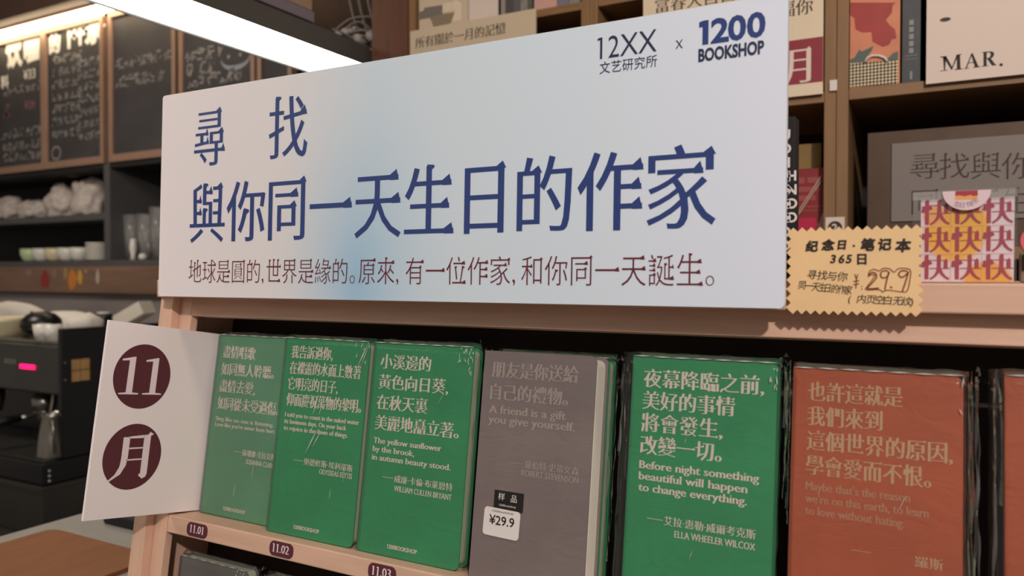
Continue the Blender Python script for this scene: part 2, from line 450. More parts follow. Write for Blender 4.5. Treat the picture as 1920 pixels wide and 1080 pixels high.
# tangle of cables at the lamp's far end
bm = B()
for k in range(14):
    a = Vector((-1.20+rnd.uniform(-.02, .1), 1.30+rnd.uniform(-.02, .03), .505+rnd.uniform(0, .03)))
    b = Vector((-1.064+rnd.uniform(-.012, .012), 1.375+rnd.uniform(-.02, .02), .50+rnd.uniform(-.08, .05)))
    c = (a+b)/2+Vector((rnd.uniform(-.02, .03), 0, rnd.uniform(0, .06)))
    c.z = max(c.z, .512)
    tube(bm, spline([a, c, b, b+Vector((.004, .0, -.09-rnd.random()*.05))], 5), .0026, 6)
for k in range(4):
    x = -1.17+k*.025
    tube(bm, spline([(x+.05, 1.37, .50), (x+.01, 1.375, .60), (x-.02, 1.38, .75), (x, 1.38, 1.0), (x, 1.38, 1.32)], 6), .0024, 6)
tag(add('cable_tangle', bm, mat('dusty grey cable', '77706A', .6), None, True), 'tangle of dusty grey cables at the far end of the ceiling lamp', 'cables')
bm = B()
for k in range(7): lathe(bm, [(.006, 0), (.011, .006), (.011, .016), (.006, .022)], (-1.10+rnd.uniform(-.045, .03), 1.33+rnd.uniform(-.02, .03), .503+rnd.uniform(0, .035)), 8)
k_ = add('connector', bm, mat('white connector', 'A9A39B', .5), bpy.data.objects['cable_tangle'], True)

# ------------------------------------------------------------------ bookcase behind the stand
FY = 1.30
t = thing('bookcase', 'tall brown wooden bookcase with double uprights behind the display stand', 'bookcase', (-.3, FY, -1.6))
ox, oy, oz = -.3, FY, -1.6
def bc(name, x0, x1, y0, y1, z0, z1, m, bev=.0012):
    bm = B(); box(bm, x0-ox, x1-ox, y0-oy, y1-oy, z0-oz, z1-oz, bev); return add(name, bm, m, t)
bc('end_panel', -1.040, -.9485, 1.297, 1.60, -1.6, 1.3, M_redwood)
for a, b in ((-.9475, -.932), (-.5635, -.5478), (-.5472, -.5315), (-.1505, -.1333), (-.1327, -.1155), (.300, .316)):
    bc('upright', a, b, 1.30, 1.59, -1.6, 1.3, M_shelfwoodz)
for a, b in ((-.932, -.5635), (-.5315, -.1505), (-.1155, .300)):
    for z in ((.481, .4955), (.83, .8475), (.2695, .2870), (.022, .0395), (-.35, -.3325), (-.75, -.7325), (-1.2, -1.1825)):
        bc('shelf', a+.0002, b-.0002, 1.301, 1.589, z[0], z[1], M_shelfwood)
bc('back_board', -.9475, .316, 1.59, 1.60, -1.6, 1.3, M_void, 0)
cl = bc('price_clip', -.1425, -.1315, 1.2955, 1.2995, .285, .302, M_white, .001)
lb = bc('number_label', -.1470, -.1195, 1.2988, 1.2998, .056, .0895, M_rosecream, 0)
lb2 = lettering('number', lb, [dict(poly=disc(-.1333-ox, .0728-oz, .0105))], M_umber, y=1.2985-oy)
lettering('digit', lb, [('2', -.1375-ox, .0672-oz, .017, dict(wt=.02))], M_rosecream, y=1.2982-oy)

def card(name, label, x0, x1, z0, z1, y, m, th=.004, cat='card', rr=0, group=None):
    r = thing(name, label, cat, (x0, y, z0), group=group)
    bm = B(); prism(bm, rrect(0, x1-x0, 0, z1-z0, rr) if rr else [(0, 0), (x1-x0, 0), (x1-x0, z1-z0), (0, z1-z0)], 0, th)
    add('board', bm, m, r); return r
# cards hung on the bookcase front
c = card('display_card', 'cream card with a line of dark characters across the top, partly behind the banner', -.9375, -.6515, .30, .4950, 1.292, M_creamgrey)
c.name = 'display_card'
lettering('lettering', c, [("所有關於一月的記憶", .0135, .1595, .0245, dict(style='song', fit=.2085))], M_umber)
c = card('display_card', 'cream card printed with a grey cup, standing on the top shelf', -.9245, -.8075, .496, .70, 1.305, M_creamgrey)
def cp(px, py):
    x, z = at(px, py, 1.304); return (x+.9245, z-.496)
lettering('cup_print', c, [dict(poly=[cp(786, 37), cp(829, 29), cp(829, 9), cp(796, 14), cp(793, 20), cp(786, 22)])], mat('grey print', '7D756A', .6), y=-.0003)
lettering('bowl_print', c, [dict(poly=[cp(805, 33), cp(828, 26), cp(852, 23), cp(848, 33), cp(845, 43), cp(838, 45), cp(812, 50), cp(809, 40)])], mat('brown grey print', '8F8168', .6), y=-.0004)
lettering('step_print', c, [dict(poly=[cp(830, 24), cp(830, 7), cp(847, 4), cp(847, 20)]), dict(poly=[cp(848, 40), cp(853, 20), cp(848, 18), cp(848, 2), cp(858, 0), cp(865, 6), cp(865, 38)])], M_cream, y=-.0005)
c = card('display_card', 'plain rosy cream card beside the cup card on the top shelf', -.8050, -.7400, .496, .70, 1.305, M_rosecream)
def upbook(label, x0, x1, z0, h, m, depth=.16, y=1.31, mark=None, group=None):
    w = x1-x0
    r = thing('book', label, 'book', (x0, y, z0), group=group)
    bm = B(); box(bm, 0, w, 0, .0015, 0, h, .0005); box(bm, 0, .0015, .0015, depth, 0, h); box(bm, w-.0015, w, .0015, depth, 0, h); add('cover', bm, m, r)
    bm = B(); box(bm, .0016, w-.0016, .0016, depth-.003, .002, h-.003); add('page_block', bm, M_page, r)
    if mark: mark(r)
    return r
g_ = 'grey spined books on the top shelf'
upbook('pale grey book beside the plain cream card', -.7360, -.7265, .496, .19, mat('pale grey cloth', '9B958B', .6), group=g_)
upbook('charcoal book, first of the dark spines beside the pale grey book', -.7255, -.7095, .496, .20, mat('charcoal cloth', '55514F', .5), group=g_)
upbook('slate book, middle of the dark spines on the top shelf', -.7085, -.6945, .496, .20, mat('slate cloth', '666163', .5), group=g_)
upbook('mottled grey book, last of the grey spines before the dark gap', -.6935, -.6785, .496, .20, mat('mottled cloth', '88857F', .6, var=.4, scale=60), group=g_)
upbook('pink book on the top shelf right of the dark gap', -.6640, -.6170, .496, .21, mat('pink cloth', 'D3A598', .6))
upbook('dusty blue book beside the pink book', -.6155, -.5925, .496, .20, mat('dusty blue cloth', '7A7B83', .6))
upbook('pale blue book between the dusty blue book and the double upright', -.5915, -.5700, .496, .20, mat('pale blue cloth', '8C8785', .6))
# small white ornament in the dark bay
bm = B(); lathe(bm, [(.001, 0), (.010, .002), (.012, .012), (.008, .022), (.011, .032), (.006, .044), (.001, .046)], (0, 0, 0), 16)
o = add('ornament', bm, M_cup, None, True); o.location = (-.5790, 1.335, .4140); tag(o, 'small white ornament on a stand in the dark bay beside the upright', 'ornament')
bm = B(); box(bm, -.013, .013, -.02, .02, -.1265, -.0005, .001); k = add('plinth', bm, M_void, o)
# big calendar card
c = card('calendar_card', 'large cream calendar card with a maroon month band beside the banner', -.4430, -.1515, .2815, .62, 1.292, M_cream)
lettering('lettering', c, [("富春大自自在", .022, .1685, .0265, dict(style='song', fit=.163)), ("祝福你", .198, .1285, .0275, dict(style='song', fit=.078))], M_umber)
bm = B(); box(bm, .120, .2914, -.0006, -.0001, .0190, .0885); k = add('month_band', bm, M_brick, c)
lettering('month_character', k, [("月", .2345, .0245, .0625, dict(style='songbold', fit=.038, tick=.8))], M_rosecream, y=-.0009)
# flower-printed box
t2 = thing('gift_box', 'salmon box with a red flower print and a checked lower part on the bookcase shelf', 'box', (-.1145, 1.303, .2872))
bm = B(); box(bm, 0, .0695, 0, .05, 0, .190, .0008); add('body', bm, mat('salmon print', 'D98A66', .5, var=.12, scale=25), t2)
def fp(px, py):
    x, z = at(px, py, 1.303); return (x+.1145, z-.2872)
def polys(name, par, pts, m, y): return lettering(name, par, [dict(poly=[fp(*q) for q in p]) for p in pts], m, y=y)
polys('flower', t2, [spl for spl in [[(1594, 5), (1594, 28), (1602, 34), (1604, 55), (1617, 61), (1634, 60), (1636, 78), (1655, 88), (1667, 84), (1672, 74), (1681, 72), (1678, 55), (1668, 47), (1661, 38), (1672, 24), (1674, 10), (1680, 5)]]], mat('red flower print', 'A83C36', .5, var=.15, scale=30), -.0003)
polys('leaves', t2, [[(1594, 112), (1602, 108), (1612, 92), (1615, 97), (1638, 86), (1634, 96), (1626, 106), (1620, 116), (1594, 122)], [(1662, 112), (1674, 100), (1684, 96), (1684, 116)]], mat('teal leaf print', '56655F', .5), -.0004)
ck = bpy.data.materials.new('check print'); ck.use_nodes = True; nt = ck.node_tree; tc = nt.nodes.new('ShaderNodeTexCoord'); mp = nt.nodes.new('ShaderNodeMapping'); mp.inputs['Rotation'].default_value = (0, R(45), 0)
ch = nt.nodes.new('ShaderNodeTexChecker'); ch.inputs['Scale'].default_value = 290; ch.inputs[1].default_value = lin('D9C8A4'); ch.inputs[2].default_value = lin('1B1712')
mp.inputs['Location'].default_value = (.0007, .0007, .0007)
nt.links.new(tc.outputs['Object'], mp.inputs[0]); nt.links.new(mp.outputs[0], ch.inputs[0]); nt.links.new(ch.outputs[0], nt.nodes['Principled BSDF'].inputs['Base Color'])
polys('check_band', t2, [[(1593, 164), (1593, 119), (1640, 116), (1684, 112), (1684, 157)]], ck, -.0005)
bm = B(); tube(bm, [(q[0], -.0025, q[1]) for q in [fp(1622, 117), fp(1627, 109), fp(1636, 105), fp(1648, 105), fp(1659, 109), fp(1664, 116)]],   .0019, 6); add('handle', bm, M_white, t2, True)
def spinemark(r):
    lettering('spine_lettering', r, [dict(poly=[(.0095, .045+.0105*i), (.0155, .045+.0105*i), (.0155, .0525+.0105*i), (.0095, .0525+.0105*i)]) for i in range(5)] +
              [dict(poly=[(.004, .041), (.021, .041), (.021, .0418), (.004, .0418)]), dict(poly=[(.004, .036), (.021, .036), (.021, .0366), (.004, .0366)]), dict(poly=[(.011, .006), (.014, .006), (.014, .018), (.011, .018)])], mat('silver spine print', '8F918F', .4), y=-.0004)
upbook('dark slate book with pale spine print between the flower box and the month card', -.0425, -.0178, .2872, .19, mat('slate spine', '43484B', .5, var=.2, scale=30), mark=spinemark)
c = card('month_card', 'big rosy cream card lettered MAR. on the right bookcase shelf', -.0100, .2850, .2795, .62, 1.2915, M_rosecream)
def rq(px, py):
    x, z = at(px, py, 1.2915); return (x+.0100, z-.2795)
def rpoly(*pts): return dict(poly=[rq(*q) for q in pts])
lettering('lettering', c, [
    rpoly((1763, 134), (1777, 132), (1777, 131), (1772, 131.5), (1774, 106), (1763, 106), (1763, 107.5), (1768, 108), (1770, 132), (1763, 132.8)),
    rpoly((1768, 106), (1774, 105), (1786, 127), (1784, 131)), rpoly((1783, 131), (1785, 131), (1797, 103), (1794, 102.5)),
    rpoly((1792, 103), (1803, 101), (1803, 102.4), (1800, 103), (1801, 128), (1804, 128.4), (1804, 129.8), (1790, 131.5), (1790, 130.2), (1794, 129.5), (1794, 104)),
    rpoly((1807, 129.6), (1817, 128.2), (1817, 127), (1807, 128.2)), rpoly((1810, 128.6), (1812.5, 128.4), (1823, 101), (1821, 101)), rpoly((1820.5, 101.5), (1823.5, 99), (1835, 125.5), (1828, 126.4)),
    rpoly((1824, 127.4), (1838, 125.6), (1838, 124.3), (1824, 126.2)), rpoly((1814, 119), (1829, 117), (1829, 115.6), (1814, 117.7)),
    rpoly((1841, 125.2), (1853, 123.8), (1853, 122.6), (1841, 124)), rpoly((1844, 124.2), (1850, 123.4), (1850, 97), (1844, 98)), rpoly((1841, 99.2), (1853, 97.6), (1853, 96.4), (1841, 98)),
    rpoly((1850, 97.8), (1858, 96.2), (1863, 98), (1864, 103), (1861, 108), (1855, 110.2), (1850, 110.5), (1850, 109.2), (1855, 108), (1857.5, 104), (1857, 99), (1854, 98.2), (1850, 98.8)),
    rpoly((1851, 110), (1857, 108.6), (1866, 120.5), (1868, 121), (1868, 122.2), (1860, 123.2)), dict(poly=disc(*rq(1877, 121.5), .0022, 12))], M_black)
lettering('page_print', c, [dict(poly=disc(.024, .0905, .007, 16, .003))], M_umber)
# lower bays: red packet, plywood board with grey sign
bm = B(); box(bm, 0, .042, 0, .12, 0, .1765, .001); o = add('board', bm, mat('olive board', '8A6F3C', .6, var=.15, scale=8)); o.location = (-.2030, 1.36, .0397); tag(o, 'olive brown board standing behind the red packet', 'board'); 
t2 = thing('gift_packet', 'red packet with faint print behind the price card', 'packet', (-.2015, 1.325, .0397))
bm = B(); box(bm, 0, .0495, 0, .03, 0, .1315, .002); add('packet', bm, mat('dark red paper', '8E2A2E', .45, var=.1, scale=30), t2)
bm = B(); box(bm, .0005, .037, -.0012, -.0001, .002, .052); add('front_label', bm, mat('crimson label', 'C4214B', .45), t2)
lettering('faint_print', t2, [dict(poly=[(x0, z0), (x1, z0), (x1, z1), (x0, z1)]) for x0, x1, z0, z1 in ((.004, .020, .108, .117), (.024, .044, .108, .117), (.004, .044, .094, .102), (.010, .036, .080, .088), (.002, .048, .069, .071), (.002, .048, .063, .0645), (.018, .044, .040, .042))], mat('faint rose print', 'A0504E', .5), y=-.0003)
bm = B(); prism(bm, [(.033, .0), (.048, .0), (.049, .062), (.045, .052)], -.0035, -.0016); add('ribbon', bm, mat('pale rose ribbon', 'CFA2A0', .5), t2)
bm = B()
for d in (0, .006): tube(bm, spline([(.002, -.004, .046-d*.3), (.016, -.006, .070-d), (.030, -.007, .092-d), (.046, -.006, .118-d*1.3)], 5), .0011, 6)
add('cord', bm, mat('pale cord', 'C9A79A', .6), t2, True)
bm = B(); box(bm, 0, .38, 0, .012, 0, .182, .001); o = add('plywood_board', bm, M_ply); o.location = (-.0905, 1.335, .0397); tag(o, 'warm brown plywood board standing in the right bookcase bay', 'board')
c = card('paper_sign', 'grey paper sign with dark characters on the plywood board', -.0560, .2400, .0820, .2020, 1.332, M_signgrey, th=.002, cat='sign')
def sq(px, py):
    x, z = at(px, py, 1.3315); return (x+.0560, z-.0820)
lettering('lettering', c, [(ch, *sq(px, 331.5), .0425, dict(style='song', align='c', aspect=1.0, ab=(-.006, -.012), tick=.8)) for ch, px in zip("尋找與你", (1733, 1789, 1848, 1908))] +
          [(ch, *sq(px, 398), .0425, dict(style='song', align='c', aspect=1.0, ab=(-.006, -.012), tick=.8)) for ch, px in zip("同一天生", (1733, 1789, 1846, 1906))], M_umber)
# ------------------------------------------------------------------ the display stand
SX, SZ = -.25, -1.6
st = thing('display_stand', 'pale wooden leaning display stand with rows of notebooks', 'display stand', (SX, .42, SZ))
ROOT = Vector((SX, .42, SZ))
def lp(name, bm, m, parent=None):
    """part of the stand given in its leaning frame (x, depth, height)"""
    o = add(name, bm, m, parent or st)
    if not parent: o.location = SO-ROOT; o.rotation_euler = (-LEAN, 0, 0)
    return o
UB = (-1.6-SO.z)/math.cos(LEAN)+.012
bm = B(); box(bm, -.7480, -.7282, -.0490, .045, UB, .2335, .0012); lp('side_post', bm, M_beechz)
bm = B(); box(bm, -.7278, -.7090, -.0385, -.029, UB+.05, .2330, .0008); lp('stile', bm, M_beechz)
bm = B(); box(bm, .300, .3198, -.0490, .045, UB, .2335, .0012); lp('side_post', bm, M_beechz)
bm = B(); box(bm, .2812, .2996, -.0385, -.029, UB+.05, .2330, .0008); lp('stile', bm, M_beechz)
bm = B(); box(bm, -.7088, .2810, -.0385, -.018, .2112, .2330, .0008); lp('rail', bm, M_beech)
bm = B(); box(bm, -.7278, .2996, .0365, .0425, -1.25, .2310); lp('back_board', bm, M_backpanel)
def shelf(u):
    bm = B(); box(bm, -.7066, .2790, -.0395, .036, u-.0178, u, .0012); return lp('shelf', bm, M_beech)
sh = shelf(0)
sh2 = shelf(-.2395); shelf(-.479); shelf(-.72)
for k, (xc, tx) in enumerate(((-.6605, '11.01'), (-.5432, '11.02'), (-.4230, '11.03'))):
    bm = B(); prism(bm, rrect(xc-.0152, xc+.0152, -.0158, -.0020, .0055), -.0401, -.0396); p = lp('date_label', bm, M_maroon, sh)
    p['label'] = 'maroon date label %s' % tx
    lettering('date', p, [(tx, xc, -.0121, .0112, dict(style='roman', align='c', aspect=.90))], M_pinkwhite, y=-.0403)
# flat top board
bm = B(); box(bm, -.7480-SX, .3200-SX, .5600-.42, .800-.42, -.0246-SZ, -.0055-SZ, .0012); add('top_board', bm, M_beech, st)

# ------------------------------------------------------------------ month sign, standing out from the stand
sg = leaning('month_sign', 'white sign with maroon circles reading 11 and month, jutting out left of the notebooks', 'sign', -.7060, -.137, .0007)
HS = .1965
bm = B(); prismx(bm, [(0, .0055), (.137, .0003), (.137, HS-.003), (0, HS)], 0, .0030); add('board', bm, M_signwhite, sg)
def sgface(name, items, m, x, parent):
    """print on the sign's right face: items in (depth from front edge, height)"""
    return lettering(name, parent, items, m, y=0, axes=Matrix(((0, 1, 0, x), (1, 0, 0, 0), (0, 0, 1, 0), (0, 0, 0, 1))))
d1 = sgface('number_circle', [dict(poly=disc(.0440, .1432, .0325, 64))], M_maroon, .0032, sg)
def one(x, z, w, h):   # numeral with a flag and a foot
    return [(x, z), (x+w, z), (x+w, z+.035*h), (x+.68*w, z+.05*h), (x+.69*w, z+h), (x+.60*w, z+h), (x+.02*w, z+.93*h), (x+.02*w, z+.885*h), (x+.38*w, z+.90*h), (x+.36*w, z+.05*h), (x, z+.035*h)]
sgface('number', [dict(poly=one(.0190, .1250, .0220, .0375)), dict(poly=one(.0455, .1250, .0220, .0375))], M_pinkwhite, .0034, d1)
d2 = sgface('month_circle', [dict(poly=disc(.0440, .0632, .0325, 64))], M_maroon, .0032, sg)
yue = [[(.0205, .0370), (.0285, .0440), (.0330, .0530), (.0340, .0620), (.0340, .0880), (.0420, .0880), (.0420, .0640), (.0405, .0540), (.0350, .0440), (.0225, .0362)],
       [(.0580, .0400), (.0605, .0385), (.0620, .0365), (.0665, .0385), (.0680, .0420), (.0680, .0885), (.0715, .0905), (.0670, .0935), (.0640, .0900), (.0595, .0900), (.0595, .0430), (.0575, .0425)],
       [(.0420, .0863), (.0600, .0863), (.0600, .0900), (.0400, .0885)], [(.0415, .0735), (.0600, .0735), (.0600, .0752), (.0415, .0752)], [(.0405, .0597), (.0600, .0597), (.0600, .0614), (.0405, .0614)]]
yue = [[(.0190+(x-.0205)*.904, .0402+(z-.0362)*.82) for x, z in p] for p in yue]
sgface('month_character', [dict(poly=p) for p in yue], M_pinkwhite, .0034, d2)

# ------------------------------------------------------------------ notebooks
def lean_u(u): return u+.006*(1-u/.19)
def add_sleeve(root, w, h, th, ml, mr, seed, top=.004, glints=10):
    rr = random.Random(seed)
    prof = []
    nf = 22
    for i in range(nf+1): prof.append((w*i/nf, -.0012, 1))
    prof += [(w+mr*.6, th*.25, .5), (w+mr, th*.5, .5), (w+mr*.6, th*.8, .3)]
    for i in range(6): prof.append((w-w*i/5, th+.0008, 0))
    prof += [(-ml*.6, th*.8, .3), (-ml, th*.5, .5), (-ml*.6, th*.25, .5)]
    bm = B(); rows = []
    nz = 34
    for k in range(nz+1):
        z = .001+(h+top-.001)*k/nz; pin = max(0., (z-(h-.001))/(top+.001))
        ring = []
        for i, (x, y, f) in enumerate(prof):
            q = noise.noise(Vector((x*28+seed*3.1, z*14, seed)))
            yy = y-(.0006*(q+.25) if f == 1 else 0); xx = x
            if f == .5 or f == .3: xx += .0014*noise.noise(Vector((z*55, i*2.3, seed)))*(.4+min(ml, mr)/.004)
            yy = yy*(1-pin*.85)+th*.42*pin*.85
            zz = z+(.0016*pin*noise.noise(Vector((x*90, seed, 3)))); ring.append(bm.verts.new((xx, yy, zz)))
        rows.append(ring)
    for a, b in zip(rows, rows[1:]):
        for i in range(len(prof)):
            j = (i+1) % len(prof); bm.faces.new((a[i], a[j], b[j], b[i]))
    bm.faces.new(rows[-1])
    sl = add('sleeve', bm, M_filmreflect if seed == 1 else M_film, root, True); sl['label'] = 'clear plastic wrapping'
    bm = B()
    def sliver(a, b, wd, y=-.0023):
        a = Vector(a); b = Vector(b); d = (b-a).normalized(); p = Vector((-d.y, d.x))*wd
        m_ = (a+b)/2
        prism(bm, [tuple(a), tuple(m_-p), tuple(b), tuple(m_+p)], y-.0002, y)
    # top-edge highlight and corner glints on the folds, painted as whitish slivers
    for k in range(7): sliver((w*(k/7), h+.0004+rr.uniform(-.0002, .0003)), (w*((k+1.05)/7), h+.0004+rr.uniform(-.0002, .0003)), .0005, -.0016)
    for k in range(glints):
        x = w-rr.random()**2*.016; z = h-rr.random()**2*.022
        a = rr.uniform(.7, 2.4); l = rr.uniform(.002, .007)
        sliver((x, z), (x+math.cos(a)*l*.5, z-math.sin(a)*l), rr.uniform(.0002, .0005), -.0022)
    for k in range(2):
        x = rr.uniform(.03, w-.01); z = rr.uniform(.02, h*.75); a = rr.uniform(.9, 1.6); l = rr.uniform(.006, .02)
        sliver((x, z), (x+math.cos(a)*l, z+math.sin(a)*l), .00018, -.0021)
    cr = add('fold', bm, M_creaseglint, sl); cr['label'] = 'fold in the wrapping with a painted glint'
    return sl
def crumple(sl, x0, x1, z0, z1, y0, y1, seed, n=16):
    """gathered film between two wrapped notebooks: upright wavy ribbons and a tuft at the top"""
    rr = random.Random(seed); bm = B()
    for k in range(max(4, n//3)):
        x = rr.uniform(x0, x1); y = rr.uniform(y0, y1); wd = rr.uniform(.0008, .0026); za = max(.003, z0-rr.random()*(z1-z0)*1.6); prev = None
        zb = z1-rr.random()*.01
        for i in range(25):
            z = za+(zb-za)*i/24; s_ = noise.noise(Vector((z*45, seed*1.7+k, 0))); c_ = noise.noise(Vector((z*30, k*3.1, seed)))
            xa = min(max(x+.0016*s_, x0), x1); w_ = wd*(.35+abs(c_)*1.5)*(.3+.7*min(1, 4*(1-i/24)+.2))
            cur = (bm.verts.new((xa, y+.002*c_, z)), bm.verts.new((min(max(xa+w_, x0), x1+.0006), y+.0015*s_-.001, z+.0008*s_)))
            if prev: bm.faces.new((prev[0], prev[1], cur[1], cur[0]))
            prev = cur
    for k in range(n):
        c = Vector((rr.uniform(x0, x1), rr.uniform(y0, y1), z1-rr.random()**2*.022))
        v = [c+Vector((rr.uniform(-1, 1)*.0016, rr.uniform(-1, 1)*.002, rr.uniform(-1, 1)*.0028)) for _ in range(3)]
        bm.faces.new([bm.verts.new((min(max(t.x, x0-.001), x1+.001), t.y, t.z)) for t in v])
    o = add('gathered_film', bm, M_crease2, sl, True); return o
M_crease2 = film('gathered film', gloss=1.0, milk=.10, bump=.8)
NB = 'notebooks on the display shelf'
def notebook(x, n, w, h, th, m, label, page=M_pagegreen, u=.0008, name='notebook', over=.0):
    r = leaning(name, label, 'notebook', x, n, u, NB)
    bm = B(); prism(bm, rrect(0, w, 0, h, .006, 5, (0, 1, 1, 0)), 0, .0013); prism(bm, rrect(0, w+over, 0, h, .006, 5, (0, 1, 1, 0)), th-.0013, th); box(bm, 0, .0013, .0013, th-.0013, 0, h)
    add('cover', bm, m, r)
    bm = B(); prism(bm, rrect(.0016, w-.0022+over, .0025, h-.0025, .006, 5, (0, 1, 1, 0)), .0015, th-.0015); add('page_block', bm, page, r)
    return r
def print_cover(r, T, title, en, dash, author, name, right, foil, base, pitch, gh, cw, ebase, epitch, eh, logo=True, ub=.0665, un=.0578, foil2=None):
    """foil lettering; T is the left margin inside the cover"""
    it = []
    for i, s in enumerate(title):
        k = sum(.42 if ch in ',。' else 1 for ch in s)
        it.append((s, T, base-pitch*i, gh, dict(style='songbold', fit=k*cw-.0012, ab=(.032, -.014), tick=.7)))
    lettering('title_lettering', r, it, foil)
    lettering('translation_lettering', r, [(s, T, ebase-epitch*i, eh*1.08, dict(style='roman', fit=f, ab=(.036, -.002))) for i, (s, f) in enumerate(en)], foil2 or foil)
    it = [dict(poly=[(T+dash, ub+.0026), (T+dash+.0125, ub+.0026), (T+dash+.0125, ub+.0030), (T+dash, ub+.0030)])]
    if author:
        wd = right-(dash+.0135)
        it.append((author, T+dash+.0135, ub, .0074, dict(style='songbold', fit=wd, ab=(.02, -.012), tick=.5)))
    if name: it.append((name[0], T+right, un+.0004, .0072, dict(style='roman', align='r', aspect=name[1]*.80, ab=(.020, -.006))))
    lettering('author_lettering', r, it, foil)
    if logo: lettering('imprint_lettering', r, [("1200BOOKSHOP", T+.0262, .0072, .0050, dict(fit=.0325, wt=.03))], foil)
HB = .1925; TH = .0158
r = notebook(-.6965, -.0080, .1095, HB, TH, M_green, 'leftmost green notebook, beside the white month sign')
print_cover(r, .0092, ["盡情唱歌", "如同無人聆聽。", "盡情去愛,", "如同從未受過傷。"], [("Sing like no one is listening.", .0860), ("Love like you've never been hurt.", .0890)], .0320, "蘇珊娜·克拉克斯", ("SUSANNA CLARK", .9), .0930, M_foil, .1685, .0186, .0152, .0125, .0995, .0063, .0058)
s1 = add_sleeve(r, .1095, HB, TH, .0015, .0008, 1, glints=4)
r = notebook(-.5825, -.0220, .1095, HB, TH, M_green, 'second green notebook from the left, its title four tight lines')
print_cover(r, .0095, ["我告訴過你,", "在裸露的水面上數著", "它明亮的日子,", "仰面慶祝萬物的黎明。"], [("I told you to count in the naked water", .0950), ("its luminous days. On your back", .0800), ("to rejoice in the dawn of things.", .0830)], .0172, "奧德修斯·埃利蒂斯", ("ODYSSEAS ELYTIS", .9), .0925, M_foil, .1735, .0160, .0143, .0103, .1135, .0066, .0060, ub=.0695, un=.0622)
s2 = add_sleeve(r, .1095, HB, TH, .0018, .0022, 2)
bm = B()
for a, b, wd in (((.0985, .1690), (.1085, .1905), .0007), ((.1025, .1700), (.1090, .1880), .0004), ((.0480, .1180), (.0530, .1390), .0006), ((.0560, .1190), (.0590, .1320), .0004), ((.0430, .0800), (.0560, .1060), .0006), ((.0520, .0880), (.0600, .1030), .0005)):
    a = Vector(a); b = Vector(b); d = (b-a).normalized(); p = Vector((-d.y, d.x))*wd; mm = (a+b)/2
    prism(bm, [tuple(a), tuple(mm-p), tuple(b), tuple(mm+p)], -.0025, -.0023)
add('fold', bm, M_creaseglint, s2)  # whitish slivers paint the glints on these folds
r = notebook(-.4675, -.0220, .1115, HB, TH, M_green, 'third green notebook from the left, beside the grey sample notebook')
print_cover(r, .0088, ["小溪邊的", "黃色向日葵,", "在秋天裏", "美麗地矗立著。"], [("The yellow sunflower", .0760), ("by the brook,", .0470), ("in autumn beauty stood.", .0870)], .0140, "威廉·卡倫·布萊恩特", ("WILLIAM CULLEN BRYANT", .9), .0905, M_foil, .1695, .0190, .0152, .0146, .0990, .0077, .0070)
s3 = add_sleeve(r, .1115, HB, TH, .0020, .0030, 3, glints=22)
crumple(s3, .1125, .1225, .150, .197, .002, .012, 5, 14)
# grey sample, unwrapped, standing in front of another green one
r = notebook(-.3405, -.0300, .1045, .1905, .0200, M_grey, 'grey notebook with sample and price stickers, the only unwrapped one', page=M_page, over=.0025)
print_cover(r, .0085, ["朋友是你送給", "自己的禮物。"], [("A friend is a gift", .0715), ("you give yourself.", .0800)], .0240, "羅伯特·史蒂文森", ("ROBERT STEVENSON", .95), .0860, M_foilgrey, .1690, .0190, .0152, .0136, .1375, .0083, .0092, logo=False, ub=.0955, un=.0885)
bm = B(); prism(bm, rrect(.0195, .0470, .0590, .0745, .0003), -.0006, -.0002); k = add('sample_sticker', bm, M_black, r); k['label'] = 'black sample sticker'
lettering('sticker_print', k, [("样", .0235, .0672, .0066), ("品", .0355, .0668, .0066), ("1200bookshop", .0250, .0620, .0024, dict(fit=.0155))], M_white, y=-.0008)
bm = B(); prism(bm, rrect(-.0170, .0170, -.0115, .0115, .0030), -.0012, -.0007); bm.transform(Matrix.Translation((.0282, 0, .0482)) @ Matrix.Rotation(R(1.5), 4, 'Y')); k = add('price_sticker', bm, M_white, r); k['label'] = 'white price sticker'
lettering('sticker_print', k, [("¥29.9", .0168, .0465, .0105, dict(fit=.0235, wt=.012)), ("1200bookshop", .0190, .0566, .0024, dict(fit=.0200))], M_black, y=-.0014)
r = notebook(-.3428, -.0070, .1090, .1900, .0165, M_green, 'green notebook standing behind the grey sample notebook', page=M_pagegreen)
s4 = add_sleeve(r, .1090, .1900, .0165, .001, .0035, 14, glints=2)
crumple(s4, .1100, .1180, .120, .190, .0, .012, 8, 10)
r = notebook(-.2085, -.0220, .1105, HB, TH, M_green, 'green notebook between the grey sample and the orange one')
print_cover(r, .0098, ["夜幕降臨之前,", "美好的事情", "將會發生,", "改變一切。"], [("Before night something", .0900), ("beautiful will happen", .0820), ("to change everything.", .0820)], .0080, "艾拉·惠勒·威爾考克斯", ("ELLA WHEELER WILCOX", .93), .0890, M_foil, .1700, .0172, .0158, .0144, .1062, .0086, .0080)
s5 = add_sleeve(r, .1105, HB, TH, .0110, .0020, 6, glints=8)
crumple(s5, -.0110, -.0020, .150, .196, .002, .012, 9, 16)
crumple(s5, .1115, .1195, .150, .199, -.002, .012, 10, 26)
r = notebook(-.0872, -.0220, .1060, .1905, TH, M_orange, 'orange notebook right of the last green one')
print_cover(r, .0105, ["也許這就是", "我們來到", "這個世界的原因,", "學會愛而不恨。"], [("Maybe that's the reason", .0650), ("we're on this earth, to learn", .0760), ("to love without hating.", .0620)], .0300, "", None, .0810, M_foiltan, .1685, .0171, .0152, .0122, .1055, .0084, .0078, logo=False, foil2=M_foilrust)
lettering('author_name', r, [("羅斯", .0790, .0655, .0078, dict(style='songbold', fit=.016))], M_foiltan)
s6 = add_sleeve(r, .1060, .1905, TH, .0012, .0030, 7, glints=3)
